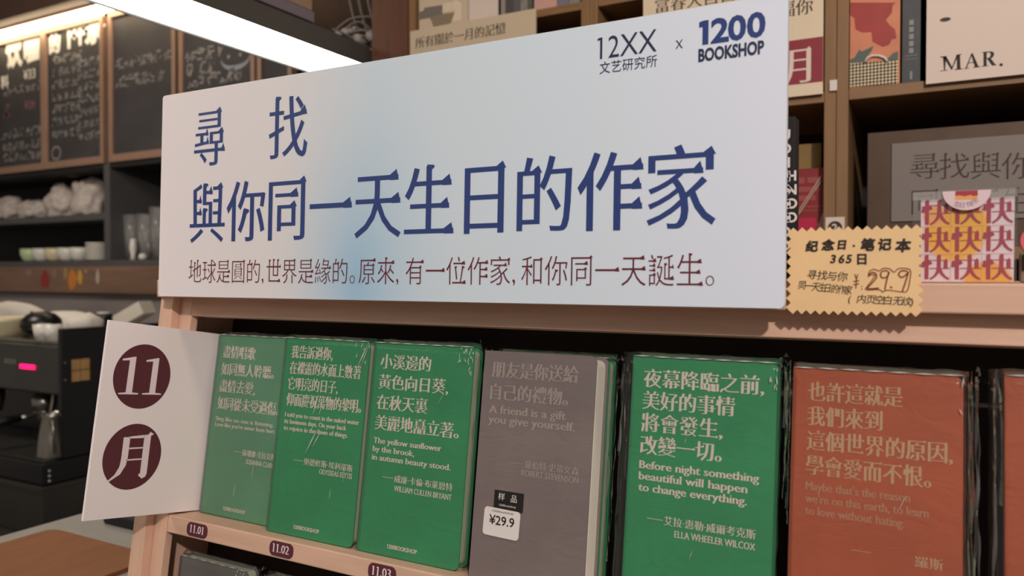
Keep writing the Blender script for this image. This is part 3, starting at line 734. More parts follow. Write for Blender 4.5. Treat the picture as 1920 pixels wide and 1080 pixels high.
crumple(s6, .1085, .1180, .100, .196, .0, .012, 11, 20)
r = notebook(.0415, -.0220, .1060, .1925, TH, M_orange, 'orange notebook at the right end of the row, cut by the picture edge')
s7 = add_sleeve(r, .1060, .1925, TH, .0085, .0030, 8, glints=3)
crumple(s7, -.0085, -.0015, .120, .197, .0, .012, 12, 14)
# lower row
for i, (x, lab) in enumerate(((-.7010, 'slate grey wrapped notebook on the lower shelf, nearest the stand\'s left side'), (-.5780, 'slate grey wrapped notebook second on the lower shelf'))):
    r = notebook(x, -.0220, .1000, .1960, TH, M_darkgrey, lab, u=-.2387)
    s8 = add_sleeve(r, .1000, .1960, TH, .0020, .0040, 20+i, glints=12)
    crumple(s8, .1010, .1130, .170, .200, .0, .012, 22+i, 16)

# ------------------------------------------------------------------ banner
BK = .542/.554
bn = thing('banner', 'long white banner board lettered in navy and wine along the top of the stand', 'banner', (-.7375*BK, .5540*BK, -.0232*BK), (-R(2.0), 0, 0))
BW, BH = .6490*BK, .2178*BK
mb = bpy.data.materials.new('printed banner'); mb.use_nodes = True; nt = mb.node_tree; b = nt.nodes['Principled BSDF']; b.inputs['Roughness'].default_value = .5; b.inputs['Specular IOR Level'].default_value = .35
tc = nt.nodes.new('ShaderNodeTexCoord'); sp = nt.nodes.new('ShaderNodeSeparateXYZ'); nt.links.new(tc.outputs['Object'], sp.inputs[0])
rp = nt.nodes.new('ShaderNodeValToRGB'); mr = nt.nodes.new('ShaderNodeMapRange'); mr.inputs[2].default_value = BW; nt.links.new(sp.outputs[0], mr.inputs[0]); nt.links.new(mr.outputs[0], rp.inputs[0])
el = rp.color_ramp.elements; el[0].position = 0; el[0].color = lin('F5ECED'); el[1].position = 1; el[1].color = lin('E2E9F7')  # pinkish left end carries the warm lamp's tint, painted into the ramp
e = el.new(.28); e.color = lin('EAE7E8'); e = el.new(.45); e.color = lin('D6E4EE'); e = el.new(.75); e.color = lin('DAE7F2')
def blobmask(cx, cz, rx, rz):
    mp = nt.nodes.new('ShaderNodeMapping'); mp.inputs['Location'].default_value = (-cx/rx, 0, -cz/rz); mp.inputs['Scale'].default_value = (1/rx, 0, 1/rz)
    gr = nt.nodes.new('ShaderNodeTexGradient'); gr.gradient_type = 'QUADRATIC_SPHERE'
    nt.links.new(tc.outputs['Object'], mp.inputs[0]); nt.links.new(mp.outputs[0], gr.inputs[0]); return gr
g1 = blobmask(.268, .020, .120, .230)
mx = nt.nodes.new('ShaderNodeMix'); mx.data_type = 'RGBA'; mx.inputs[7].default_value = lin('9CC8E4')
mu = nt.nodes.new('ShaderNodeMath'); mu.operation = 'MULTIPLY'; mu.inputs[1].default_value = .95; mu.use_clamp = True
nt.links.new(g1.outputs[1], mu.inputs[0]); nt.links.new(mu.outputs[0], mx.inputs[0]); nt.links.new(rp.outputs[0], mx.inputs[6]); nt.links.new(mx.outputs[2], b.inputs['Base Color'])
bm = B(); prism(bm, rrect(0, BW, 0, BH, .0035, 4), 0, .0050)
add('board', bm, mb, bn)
for xx in (.06, .30, .55):
    bm = B(); box(bm, xx, xx+.05, .0052, .0166, .0015, .0190); add('foam_pad', bm, M_white, bn)
def BT(it): return [dict(poly=[(x*BK, z*BK) for x, z in i['poly']]) if isinstance(i, dict) else (i[0], i[1]*BK, i[2]*BK, i[3]*BK, {k: (v*BK if k == 'fit' else v) for k, v in (i[4] if len(i) > 4 else {}).items()}) for i in it]
TI = dict(style='song', ab=(.012, -.007), tick=1.1)
it = []
cell = .0557; x0 = .0465
for i, ch in enumerate("與你同一天生日的作家"):
    ww = {'一': .0500, '日': .0385}.get(ch, None)
    o_ = dict(TI, align='c', aspect=.84)
    if ch == '一': o_['fit'] = .050
    it.append((ch, x0+cell*(i+.5), .0618, .0672, o_))
it.append(("尋", x0+cell*.5+.001, .1415, .0650, dict(TI, align='c', aspect=.76))); it.append(("找", x0+cell*2.5, .1415, .0665, dict(TI, align='c', aspect=.80)))
lettering('title_lettering', bn, BT(it), M_navy)
it = []
for s, a, c_ in (("地球是圓的,", .0478, .1572), ("世界是緣的。", .1608, .2725), ("原來,", .2768, .3220), ("有一位作家,", .3294, .4395), ("和你同一天誕生。", .4448, .6010)):
    it.append((s, a, .0165, .0262, dict(style='song', fit=c_-a, ab=(-.006, -.012), tick=.9)))
lettering('subtitle_lettering', bn, BT(it), M_wine)
lettering('institute_lettering', bn, BT([("12XX", .5105, .1898, .0246, dict(fit=.0455, wt=-.004)), ("文艺研究所", .5105, .1790, .0100, dict(fit=.0458))]), M_navydark)
lettering('cross_mark', bn, BT([("x", .5700, .1893, .0148, dict(fit=.0060, wt=-.012))]), M_navydark)
lettering('shop_lettering', bn, BT([dict(poly=[(.5876, .2065), (.5876, .2027), (.5901, .2027), (.5901, .1896), (.5944, .1896), (.5944, .2072), (.5910, .2072)]), ("2", .5968, .1902, .0240, dict(fit=.0115, wt=.03)), ("0", .6090, .1902, .0240, dict(fit=.0113, wt=.03)), ("0", .6222, .1902, .0240, dict(fit=.0113, wt=.03))]), M_navy)
lettering('shop_name', bn, BT([("BOOKSHOP", .5876, .1778, .0128, dict(fit=.0455, wt=.034))]), M_navydark)

# ------------------------------------------------------------------ price card
pc = thing('price_card', 'tan zigzag-edged handwritten price card fixed right of the banner', 'price card', (-.0862, .5555, -.0258))
CW, CH_ = .0802, .0560
pts = []
nx, nz, am = 14, 9, .0014
for i in range(nx): pts += [(CW*i/nx, am), (CW*(i+.5)/nx, -am)]
for i in range(nz): pts += [(CW-am, CH_*i/nz), (CW+am, CH_*(i+.5)/nz)]
for i in range(nx): pts += [(CW-CW*i/nx, CH_-am), (CW-CW*(i+.5)/nx, CH_+am)]
for i in range(nz): pts += [(am, CH_-CH_*i/nz), (-am, CH_-CH_*(i+.5)/nz)]
pts = [(x, z+.0004) for x, z in pts]
bm = B(); prism(bm, pts, 0, .0008); add('card', bm, M_tan, pc)
def cq(px, py):
    x, z = at(px, py, .5555); return (x+.0862, z+.0258)
HW = dict(style='sans', skew=.12, wt=.048)
it = []
for ch, px, py, s in (("纪", 1511, 470, 23), ("念", 1541, 468, 23), ("日", 1571, 466, 20), ("笔", 1614, 468, 25), ("记", 1646, 467, 24), ("本", 1679, 470, 26)):
    x, z = cq(px, py); it.append((ch, x, z, .000335*s, HW))
x, z = cq(1601, 461); it.append(dict(poly=disc(x, z, .0008, 10)))
for ch, px, py in (("3", 1557, 493), ("6", 1572, 493), ("5", 1586, 493)):
    x, z = cq(px, py); it.append((ch, x, z, .0077, dict(style='sans', skew=.15, wt=.03)))
x, z = cq(1608, 494); it.append(("日", x, z, .0078, dict(style='sans', wt=.035)))
lettering('heading_lettering', pc, it, M_ink)
it = []
HS2 = dict(style='sans', skew=.16, wt=.004)
for i, ch in enumerate("寻找与你"):
    x, z = cq(1513+18.5*i, 522+1.2*i); it.append((ch, x, z, .0068, HS2))
for i, ch in enumerate("同一天生日的作家"):
    x, z = cq(1497+12.2*i, 541+1.4*i); it.append((ch, x, z, .0064, dict(HS2, aspect=.8)))
for i, ch in enumerate("(内页空白无纹)"):
    x, z = cq(1590+16.6*i, 566+.9*i); it.append((ch, x, z, .0062, HS2))
lettering('note_lettering', pc, it, M_ink)
def stroke(pxs, wd=.00042):
    p = spline([Vector((*cq(*q), 0)) for q in pxs], 6); out = []
    L_, R_ = [], []
    for i, q in enumerate(p):
        d = (p[min(i+1, len(p)-1)]-p[max(i-1, 0)]).normalized(); s = Vector((-d.y, d.x, 0))*wd
        L_.append(q+s); R_.append(q-s)
    return [dict(poly=[(a.x, a.y), (b_.x, b_.y), (c_.x, c_.y), (d_.x, d_.y)]) for a, b_, c_, d_ in zip(L_, L_[1:], R_[1:], R_)]
it = []
it += stroke([(1628, 519), (1634, 511), (1642, 513), (1643, 521), (1634, 532), (1627, 541), (1648, 540)])
it += stroke([(1665, 508), (1655, 508), (1651, 515), (1655, 521), (1664, 518), (1667, 509), (1662, 528), (1659, 543)])
it += stroke([(1701, 508), (1690, 508), (1685, 514), (1690, 520), (1698, 516), (1703, 510), (1698, 528), (1692, 546)])
it += stroke([(1669, 537), (1673, 540)])
it += stroke([(1628, 516), (1631, 508), (1640, 505), (1648, 508), (1656, 503), (1668, 504), (1676, 510), (1684, 504), (1696, 503), (1707, 507), (1706, 525), (1701, 545), (1690, 547), (1664, 544), (1655, 547), (1648, 543), (1624, 543), (1627, 536), (1637, 523), (1640, 516), (1634, 515), (1628, 516)], .0003)
it += stroke([(1603, 514), (1606, 524)], .0003)+stroke([(1609, 514), (1606, 524), (1605, 541)], .0003)+stroke([(1600, 528), (1611, 526)], .0003)+stroke([(1600, 534), (1611, 532)], .0003)
it += [dict(poly=disc(*cq(1616, 537), .0004, 8)), dict(poly=disc(*cq(1616, 542), .0004, 8))]
lettering('price_lettering', pc, it, M_inkred)

# ------------------------------------------------------------------ greeting card pack on the top board
KY = .590
gk = thing('greeting_card_pack', 'clear pack of pink and yellow greeting cards with nine repeated characters', 'card pack', (-.0118, KY, -.0054))
def kq(px, py):
    x, z = at(px, py, KY); return (x+.0118, z+.0054)
mk = bpy.data.materials.new('pink and yellow card'); mk.use_nodes = True; nt = mk.node_tree; b = nt.nodes['Principled BSDF']; b.inputs['Roughness'].default_value = .5
tc = nt.nodes.new('ShaderNodeTexCoord')
def kmask(cx, cz, r_):
    mp = nt.nodes.new('ShaderNodeMapping'); mp.inputs['Location'].default_value = (-cx/r_, 0, -cz/r_); mp.inputs['Scale'].default_value = (1/r_, 0, 1/r_)
    gr = nt.nodes.new('ShaderNodeTexGradient'); gr.gradient_type = 'SPHERICAL'; nt.links.new(tc.outputs['Object'], mp.inputs[0]); nt.links.new(mp.outputs[0], gr.inputs[0])
    m_ = nt.nodes.new('ShaderNodeMapRange'); m_.inputs[1].default_value = .02; m_.inputs[2].default_value = .22; nt.links.new(gr.outputs[1], m_.inputs[0]); return m_
prev = None
for cx, cz, r_, colr in (((kq(1790, 440)[0]), kq(1790, 440)[1], .020, 'F5B93E'), (kq(1852, 530)[0], kq(1852, 530)[1], .0155, 'F2AE42'), (kq(1752, 405)[0], kq(1752, 405)[1], .0075, 'F0B068'), (kq(1815, 420)[0], kq(1815, 420)[1], .0135, 'F5B93E')):
    k = kmask(cx, cz, r_); mx = nt.nodes.new('ShaderNodeMix'); mx.data_type = 'RGBA'; mx.inputs[7].default_value = lin(colr); nt.links.new(k.outputs[0], mx.inputs[0])
    if prev: nt.links.new(prev.outputs[2], mx.inputs[6])
    else: mx.inputs[6].default_value = lin('EAD9DF')
    prev = mx
nt.links.new(prev.outputs[2], b.inputs['Base Color'])
kx0, kz1 = kq(1727, 375); kx1, kz0 = kq(1901, 530)
bm = B(); box(bm, kx0, kx1, .0012, .0090, .0006, kz1); add('card_stack', bm, mk, gk)
M_kuai = mat('crimson print', 'A8344A', .5)
it = []; ln = []
cwk = (kx1-kx0)/3; chk = (kz1-.0006)/3
for i in range(3):
    for j in range(3):
        it.append(("快", kx0+cwk*(i+.5), .0006+chk*j+.0028, chk*.98, dict(style='songbold', align='c', aspect=.98, ab=(.028, -.022), tick=.7)))
lettering('characters', gk, it, M_kuai, y=.0008)
for i in (1, 2):
    ln.append(dict(poly=[(kx0+cwk*i-.0001, .0008), (kx0+cwk*i+.0001, .0008), (kx0+cwk*i+.0001, kz1), (kx0+cwk*i-.0001, kz1)]))
    ln.append(dict(poly=[(kx0, .0006+chk*i-.00015), (kx1, .0006+chk*i-.00015), (kx1, .0006+chk*i+.00015), (kx0, .0006+chk*i+.00015)]))
lettering('grid_lines', gk, ln, mat('pale rose line', 'D9A0A0', .5), y=.0010)
sx0, sz1 = kq(1711, 361); sx1, _ = kq(1908, 361)
bm = B(); box(bm, sx0, sx1, -.0004, .0100, .0004, sz1, .0008); k = add('clear_bag', bm, film('clear bag', gloss=.30, milk=.05, bump=.15), gk); k['label'] = 'clear plastic bag'
bm = B(); box(bm, sx0, sx1, -.0012, -.0006, sz1-.0055, sz1); add('bag_flap', bm, film('bag flap', gloss=.4, milk=.14, bump=.2), gk)
cx, cz = kq(1812, 358)
rad = kq(1858, 358)[0]-cx
half = [(cx+rad*math.cos(a), cz+rad*.93*math.sin(a)) for a in [PI+PI*i/30 for i in range(31)]]
bm = B(); prism(bm, half, -.0026, -.0018); tg = add('header_tag', bm, mat('pale pink tag', 'E2C9D0', .5), gk); tg['label'] = 'pale pink half-round tag'
wv = [(cx-.0063, cz-.0001), (cx+.0063, cz-.0001), (cx+.0063, cz-.0034), (cx+.004, cz-.0038), (cx+.002, cz-.0029), (cx-.001, cz-.0037), (cx-.004, cz-.0029), (cx-.0063, cz-.0032)]
lettering('flag_print', tg, [dict(poly=wv)], M_kuai, y=-.0028)
lettering('flag_print', tg, [dict(poly=[(cx-.0063, cz-.0026), (cx+.0063, cz-.0026), (cx+.0063, cz-.0058), (cx-.0063, cz-.0058)])], mat('amber print', 'EBA552', .5), y=-.0027)
it = []
for ch, a in (("生", -34), ("日", -12), ("快", 12), ("乐", 34)):
    ra = R(a); it.append((ch, cx+rad*.74*math.sin(ra)-.0018, cz-rad*.72*math.cos(ra)-.0009, .0040, dict(wt=-.01, rot=ra*.8)))
lettering('tag_lettering', tg, it, mat('mauve print', '8A6470', .5), y=-.0028)
# neighbours on the top board
bm = B(); box(bm, 0, .0860, 0, .0180, 0, .1170, .0006); k = thing('display_box', 'black box with rounded white letters standing behind the banner\'s right end', 'box', (-.1715, .5760, -.0053)); add('body', bm, M_void, k)
it = [(ch, .0795, .1010-.0098*i, .0098, dict(align='c', wt=.03)) for i, ch in enumerate("UOHNOOOOO")]+[(ch, .0838, .0915-.0098*i-.0105*0, .0098, dict(align='c', wt=.03)) for i, ch in enumerate("  HNOO")]
it = [q for q in it if q[0].strip()]
lettering('lettering', k, it, M_white, y=-.0003)
t2 = thing('toy_pack', 'pink and grey packet at the right edge beside the greeting cards', 'packet', (.0545, .60, -.0054))
bm = B(); lathe(bm, [(.001, -.004), (.010, -.004), (.010, .004), (.001, .004)], (.006, .006, .0275), 24, 'y'); add('pink_disc', bm, mat('pink disc', 'D2606C', .5), t2)
bm = B(); box(bm, -.004, .03, .002, .012, 0, .020, .002); add('body', bm, mat('grey packet', '8A7A70', .5), t2)
bm = B(); box(bm, -.003, .03, .0005, .0018, .008, .019, .001); add('dark_band', bm, M_void, t2)
# ------------------------------------------------------------------ bar counter beside the stand
t = thing('bar_counter', 'grey topped bar counter left of the display stand', 'counter', (-1.0, .75, -1.6))
bm = B(); box(bm, -.250, .215, -1.2, .52, 1.175, 1.200, .002); add('counter_top', bm, M_counter, t)
bm = B(); box(bm, -.230, .195, -1.18, .50, .0, 1.1745); add('base', bm, M_darkwood, t)
bm = B(); prism(bm, [(x, z) for x, z in rrect(-.197, .06, -1.0, -.042, .05, 6, (0, 1, 1, 1))], 0, .005)
bm.transform(Matrix(((1, 0, 0, -1.0), (0, 0, 1, .75), (0, 1, 0, -.4), (0, 0, 0, 1))))
bm2 = B(); prism(bm2, rrect(-.1975, .052, -1.0, -.040, .018, 6, (0, 1, 1, 1)), 0, .006)
bm.free(); bm2.transform(Matrix(((1, 0, 0, 0), (0, 0, 1, 0), (0, 1, 0, 0), (0, 0, 0, 1))))
o = add('wooden_board', bm2, M_mat); o.location = (-1.0, .75, -.3998); o.rotation_euler = (0, 0, 0); tag(o, 'flat orange brown board lying on the grey counter', 'board')
bm = B(); box(bm, 0, .09, 0, .06, 0, .018, .004); o = add('tray', bm, M_void); o.location = (-1.168, .772, -.3998); tag(o, 'small black tray on the grey counter beside the stand leg', 'tray')

# ------------------------------------------------------------------ back bar: boards, shelves
t = thing('wall_cabinet', 'black wall cabinet with shelves under the chalkboards', 'cabinet', (-3.4, 2.0, .035))
def wc(name, x0, x1, y0, y1, z0, z1, m, bev=.001):
    bm = B(); box(bm, x0+3.4, x1+3.4, y0-2, y1-2, z0-.035, z1-.035, bev); return add(name, bm, m, t)
wc('back_board', -4.6, -1.9, 2.285, 2.295, .035, .455, M_void, 0)
wc('bottom_board', -4.6, -1.9, 2.0, 2.284, .035, .0590, M_charcoal)
wc('shelf', -4.6, -2.9935, 2.0, 2.284, .2275, .2535, M_charcoal)
wc('divider', -2.9930, -2.9560, 1.998, 2.284, .0595, .4545, M_charcoal)
wc('top_board', -4.6, -1.9, 2.0, 2.284, .4360, .4545, M_void)
# long brown fascia with stickers
bm = B(); box(bm, -4.6, -1.9, 1.995, 2.02, -.0760, .0345, .001); fa = add('fascia_board', bm, M_darkwood); tag(fa, 'long brown board with colourful stickers under the black shelves', 'board')
fm = mat('brown fascia wood', '7C604E', .6, var=.15, scale=5, stretch=WX); fa.data.materials[0] = fm
def stk(px, py, w, h, colr, lab, sh=8, rot=0.):
    x, z = at(px, py, 1.994)
    bm = B(); prism(bm, [(w*math.cos(2*PI*i/sh+rot), h*math.sin(2*PI*i/sh+rot)*(1+.2*((i*7) % 3))) for i in range(sh)], 0, .001)
    bm.transform(Matrix.Translation((x, 1.9935, z))); k = add('sticker', bm, mat('sticker '+lab, colr, .6), fa); k['label'] = lab+' sticker'
stk(84, 525, .034, .034, '8E2F2B', 'dark red'); stk(136, 525, .034, .034, 'C27A34', 'orange', 7); stk(150, 520, .018, .026, 'C99A3C', 'amber', 6); stk(123, 513, .015, .022, '9A8450', 'ochre', 6)
stk(54, 512, .024, .012, '8A7568', 'faded tan', 6); stk(102, 514, .016, .018, '86705F', 'faded grey', 6); stk(183, 520, .011, .026, 'B3A79B', 'pale', 9, .3); stk(161, 509, .006, .006, 'A89A8C', 'tiny pale', 6)
# chalkboards
def chalkboard(label, x0, x1, z0=.487, z1=1.040):
    r = thing('chalkboard', label, 'chalkboard', (x0, 2.0, z0-.03), group='chalkboards over the bar')
    w = x1-x0; h = z1-z0
    bm = B(); box(bm, 0, w, 0, .012, .03, .03+h); bd = add('board', bm, M_chalkboard, r)
    for a, b_, c_, d_ in ((-.020, 0, 0, h+.05), (w, w+.020, 0, h+.05)):
        bm = B(); box(bm, a+.0004, b_-.0004, -.010, .02, c_, d_, .0015); add('frame_side', bm, M_frame, r)
    bm = B(); box(bm, 0, w, -.010, .02, 0, .0298, .0015); add('frame_rail', bm, M_frame, r)
    bm = B(); box(bm, 0, w, -.010, .02, .0302+h, .05+h, .0015); add('frame_rail', bm, M_frame, r)
    return r, bd, w, h
def scribble(x, z, h, rr, wd):
    """an unreadable chalk mark the size of one character"""
    out = []
    for k in range(rr.randint(5, 7)):
        v = rr.random()
        a = (x+rr.uniform(.05, .85)*h*.8, z+rr.uniform(.05, .9)*h)
        if v < .45: b_ = (a[0]+rr.uniform(.3, .6)*h, a[1]+rr.uniform(-.02, .1)*h)
        elif v < .8: b_ = (a[0]+rr.uniform(-.08, .08)*h, max(z, a[1]-rr.uniform(.4, .7)*h))
        else: b_ = (a[0]+rr.uniform(-.4, .4)*h, max(z, a[1]-.4*h))
        d = Vector((b_[0]-a[0], b_[1]-a[1])); n_ = Vector((-d.y, d.x)).normalized()*wd
        out.append(dict(poly=[(a[0]-n_.x, a[1]-n_.y), (b_[0]-n_.x, b_[1]-n_.y), (b_[0]+n_.x, b_[1]+n_.y), (a[0]+n_.x, a[1]+n_.y)]))
    return out
def chalkline(x, z, h, n, rr, wd=None, gap=1.05):
    out = []
    for i in range(n): out += scribble(x+i*h*gap, z, h, rr, wd or h*.06)
    return out
rr = random.Random(21)
r, bd, w, h = chalkboard('chalkboard at the far left with a bold heading and a price of 33', -3.7650, -3.4165)
def cb(px, py, x0, z0=.457):
    x, z = at(px, py, 1.999); return (x-x0, z-z0)
x0_ = -3.7650
it = []
for i, ch in enumerate("饮咖"):
    a = cb(12+34*i, 122-10*i, x0_); it.append((ch, a[0], a[1], .135, dict(wt=.055, aspect=.9)))
a = cb(2, 165, x0_); it.append(("料", a[0], a[1], .062, dict(wt=.03)))
a = cb(44, 150, x0_); it.append(("¥33", a[0], a[1], .060, dict(wt=.0)))
lettering('heading', bd, it, M_chalk)
it = []
for k, y in enumerate((182, 262, 285, 305)):
    a = cb(4, y, x0_); it += chalkline(a[0], a[1], .042, 7, rr)
lettering('small_writing', bd, it, M_chalkdim)
a = cb(0, 222, x0_); it = [(ch, p[0], p[1], .05, dict(wt=.03)) for ch, p in (("¥", cb(46, 205, x0_)), ("39", cb(54, 205, x0_)))]
it += chalkline(cb(3, 224, x0_)[0], cb(3, 224, x0_)[1], .065, 1, rr, .006)
lettering('rose_writing', bd, it, M_chalkrose)
r, bd, w, h = chalkboard('chalkboard with a bold white heading, second from the left over the bar', -3.3765, -3.0045); x0_ = -3.3765
it = []
for ch, px, py, s in (("的", 93, 98, .085), ("下", 117, 88, .105), ("午", 137, 82, .105), ("茶", 160, 78, .130)):
    a = cb(px, py, x0_); it.append((ch, a[0], a[1], s, dict(wt=.06)))
lettering('heading', bd, it, M_chalk)
it = []; it2 = []
for k in range(7):
    a = cb(97, 122+23*k, x0_); q = chalkline(a[0], a[1], .040, 5, rr); (it if k < 1 else it2).extend(q)
    a = cb(146, 126+23*k, x0_); q = chalkline(a[0], a[1], .036, 4, rr); (it if k < 1 else it2).extend(q)
a = cb(105, 287, x0_)
for i in range(24):
    t0, t1 = 2*PI*i/24, 2*PI*(i+1)/24
    it2.append(dict(poly=[(a[0]+.034*math.cos(t0), a[1]+.030*math.sin(t0)), (a[0]+.034*math.cos(t1), a[1]+.030*math.sin(t1)), (a[0]+.028*math.cos(t1), a[1]+.024*math.sin(t1)), (a[0]+.028*math.cos(t0), a[1]+.024*math.sin(t0))]))
lettering('small_writing', bd, it2, M_chalkdim); lettering('menu_writing', bd, it, mat('soft chalk', 'A8A29C', .9, var=.3, scale=60))
r, bd, w, h = chalkboard('nearly empty chalkboard with two faint lines, left of the banner corner', -2.9290, -2.5640); x0_ = -2.9290
it = []
for px, py, n in ((215, 132, 7), (218, 166, 6)):
    a = cb(px, py, x0_); it += chalkline(a[0], a[1], .052, n, rr, gap=.95)
lettering('chalk_writing', bd, it, mat('faded chalk', '837C78', .9, var=.3, scale=60))
r, bd, w, h = chalkboard('chalkboard with a smiling face drawing, partly behind the banner', -2.5040, -2.1430); x0_ = -2.5040
it = []
for px, py, n in ((350, 118, 4), (350, 145, 3), (352, 165, 6)):
    a = cb(px, py, x0_); it += chalkline(a[0], a[1], .050, n, rr, gap=1.0)
lettering('chalk_writing', bd, it, M_chalkdim)
a = cb(441, 108, x0_); it = []
for i in range(16):
    t0, t1 = PI*1.0+PI*i/16, PI*1.0+PI*(i+1)/16; q0 = .010+.008*math.sin(PI*i/16); q1 = .010+.008*math.sin(PI*(i+1)/16)
    it.append(dict(poly=[(a[0]+.075*math.cos(t0), a[1]+.045*math.sin(t0)), (a[0]+.075*math.cos(t1), a[1]+.045*math.sin(t1)), (a[0]+(.075-q1*.4)*math.cos(t1), a[1]+(.045-q1)*math.sin(t1)), (a[0]+(.075-q0*.4)*math.cos(t0), a[1]+(.045-q0)*math.sin(t0))]))
it += [dict(poly=disc(a[0]-.035, a[1]+.008, .007, 10)), dict(poly=disc(a[0]+.025, a[1]+.008, .007, 10))]
lettering('face_drawing', bd, it, mat('grey chalk drawing', '8A8F96', .9))
r, bd, w, h = chalkboard('dark board at the right end, almost hidden by the banner and lamp', -2.0900, -1.9650)
# warm strip light over the boards
t = thing('strip_light', 'warm glowing strip light along the top of the chalkboards', 'strip light', (-3.3, 1.955, 1.060))
bm = B(); box(bm, -1.3, 1.3, -.010, .03, .000, .020, .003); add('tube', bm, M_stripglow, t)
bm = B(); box(bm, -1.3, 1.3, -.012, .034, .0205, .0295); add('mount', bm, mat('rosy mount', 'A98672', .6), t)

# crockery and glass on the cabinet
def cup(label, px, m, s=1., y=2.07, handle=False):
    x, z = at(px, 480, y); zz = .0595
    bm = B(); lathe(bm, [(.001, 0), (.024*s, 0), (.034*s, .012), (.041*s, .034), (.042*s, .058), (.0395*s, .058), (.037*s, .032), (.028*s, .010), (.001, .008)], (0, 0, 0), 20)
    r = thing('cup', label, 'cup', (x, y, zz), group='cups on the lower shelf'); add('bowl', bm, m, r, True)
    bm = B(); tube(bm, spline([(-.040*s, 0, .048), (-.058*s, 0, .046), (-.062*s, 0, .030), (-.052*s, 0, .016), (-.036*s, 0, .016)], 4), .0042, 6); add('handle', bm, m, r, True)
cup('green tinted cup, first of the row on the black shelf', 57, M_cupgreen)
cup('white cup beside the green tinted one', 79.5, M_cup)
cup('cream coloured cup in the middle of the row', 103, M_cupcream)
cup('white cup right of the cream coloured cup', 127, M_cup)
cup('white cup at the right end of the row, beside the plate stack', 150, M_cup)
for k in range(6):
    x, _ = at(183, 470, 2.06)
    bm = B(); lathe(bm, [(.001, 0), (.028, 0), (.045, .006), (.0475, .011), (.0465, .0125), (.030, .005), (.001, .004)], (0, 0, 0), 24)
    o = add('saucer', bm, M_cup, None, True); o.location = (x, 2.06, .0592+k*.0128)
    tag(o, ('topmost white saucer of the stack by the shelf divider', 'white saucer second from the top of the stack', 'white saucer third from the top of the stack', 'white saucer fourth from the top of the stack', 'white saucer second from the bottom of the stack', 'lowest white saucer of the stack by the shelf divider')[5-k], 'saucer', 'saucers stacked on the shelf')
for k, (px, hh, lab) in enumerate(((249, .19, 'tall clear glass left of the banner edge'), (273, .19, 'clear glass second beside the banner edge'), (298, .215, 'tallest clear glass against the banner edge'))):
    x, _ = at(px, 480, 2.09)
    bm = B(); lathe(bm, [(.001, 0), (.028, 0), (.033, hh*.5), (.036, hh), (.034, hh), (.031, hh*.5), (.026, .012), (.001, .012)], (0, 0, 0), 20)
    o = add('glass', bm, M_glass, None, True); o.location = (x, 2.09, .0592); tag(o, lab, 'glass', 'glasses on the lower shelf')
x, _ = at(254, 480, 2.045); bm = B(); lathe(bm, [(.001, 0), (.012, 0), (.009, .02), (.015, .05), (.010, .085), (.001, .09)], (0, 0, 0), 14); o = add('figurine', bm, M_cup, None, True); o.location = (x, 2.035, .0592); tag(o, 'small white figurine in front of the tall glasses', 'figurine')
x, _ = at(272, 480, 2.045); bm = B(); lathe(bm, [(.001, 0), (.014, .002), (.018, .013), (.012, .024), (.001, .027)], (0, 0, 0), 14); o = add('bowl', bm, M_cup, None, True); o.location = (x, 2.035, .0592); tag(o, 'tiny white bowl beside the figurine', 'bowl')
# bags of cups on the upper shelf
for k, (px, sx_, sz_, lab) in enumerate(((24, .095, .095, 'milky plastic bag of cups at the left of the upper shelf'), (76, .085, .075, 'low milky plastic bag in the middle of the upper shelf'), (124, .085, .125, 'milky plastic bag under the dark bowl'), (172, .085, .145, 'tall milky plastic bag against the shelf divider'))):
    x, _ = at(px, 400, 2.12); bm = B(); blob(bm, (0, 0, .55*sz_*.75), (sx_*.95, .08, sz_*.75), k+2, 4, .30, 2.4)
    zmin = min(v.co.z for v in bm.verts)
    for v in bm.verts: v.co.z -= zmin
    o = add('plastic_bag', bm, M_grebag, None, True); o.location = (x, 2.12, .2536); tag(o, lab, 'bag', 'plastic bags on the upper shelf')
x, z = at(150, 355, 2.12)
bm = B(); lathe(bm, [(.001, 0), (.05, .0), (.085, .03), (.095, .055), (.090, .055), (.078, .028), (.001, .010)], (0, 0, 0), 24); o = add('bowl', bm, M_blackmetal, None, True); o.location = (x, 2.12, .2536+.178); tag(o, 'dark bowl lying on top of the plastic bags', 'bowl')

# ------------------------------------------------------------------ coffee machine on the back counter
bm = B(); box(bm, -6, -1.7, 1.02, 1.98, -.760, -.725, .002); t = thing('back_counter', 'dark back counter carrying the coffee machine', 'counter', (-3, 1.5, -1.6))
bm.transform(Matrix.Translation((3, -1.5, 1.6))); add('counter_top', bm, M_darksteel, t)
bm = B(); box(bm, -3, 1.28, -.46, .46, 0, .8395); add('base', bm, M_void, t)
MX = -2.143
bm = B(); box(bm, -2.95, MX, 1.242, 1.80, -.7245, -.600, .003); o = add('knock_drawer', bm, M_darksteel); tag(o, 'dark steel drawer unit under the coffee machine', 'drawer unit')
bm = B(); box(bm, -2.95, MX+.002, 1.238, 1.80, -.6, -.585, .002); add('top_plate', bm, M_darksteel, o)
t = thing('coffee_machine', 'black espresso machine with a red lit display left of the month sign', 'coffee machine', (-2.55, 1.5, -.5845))
def cm(name, bm, m, smooth=False, par=None):
    bm.transform(Matrix.Translation((2.55, -1.5, .5845))); return add(name, bm, m, par or t, smooth)
bm = B(); box(bm, MX-.020, MX, 1.300, 1.78, -.520, -.152, .004); sd = cm('side_panel', bm, M_blackmetal)
wq = [at(135, 712, 1.345), at(135, 675, 1.345)]
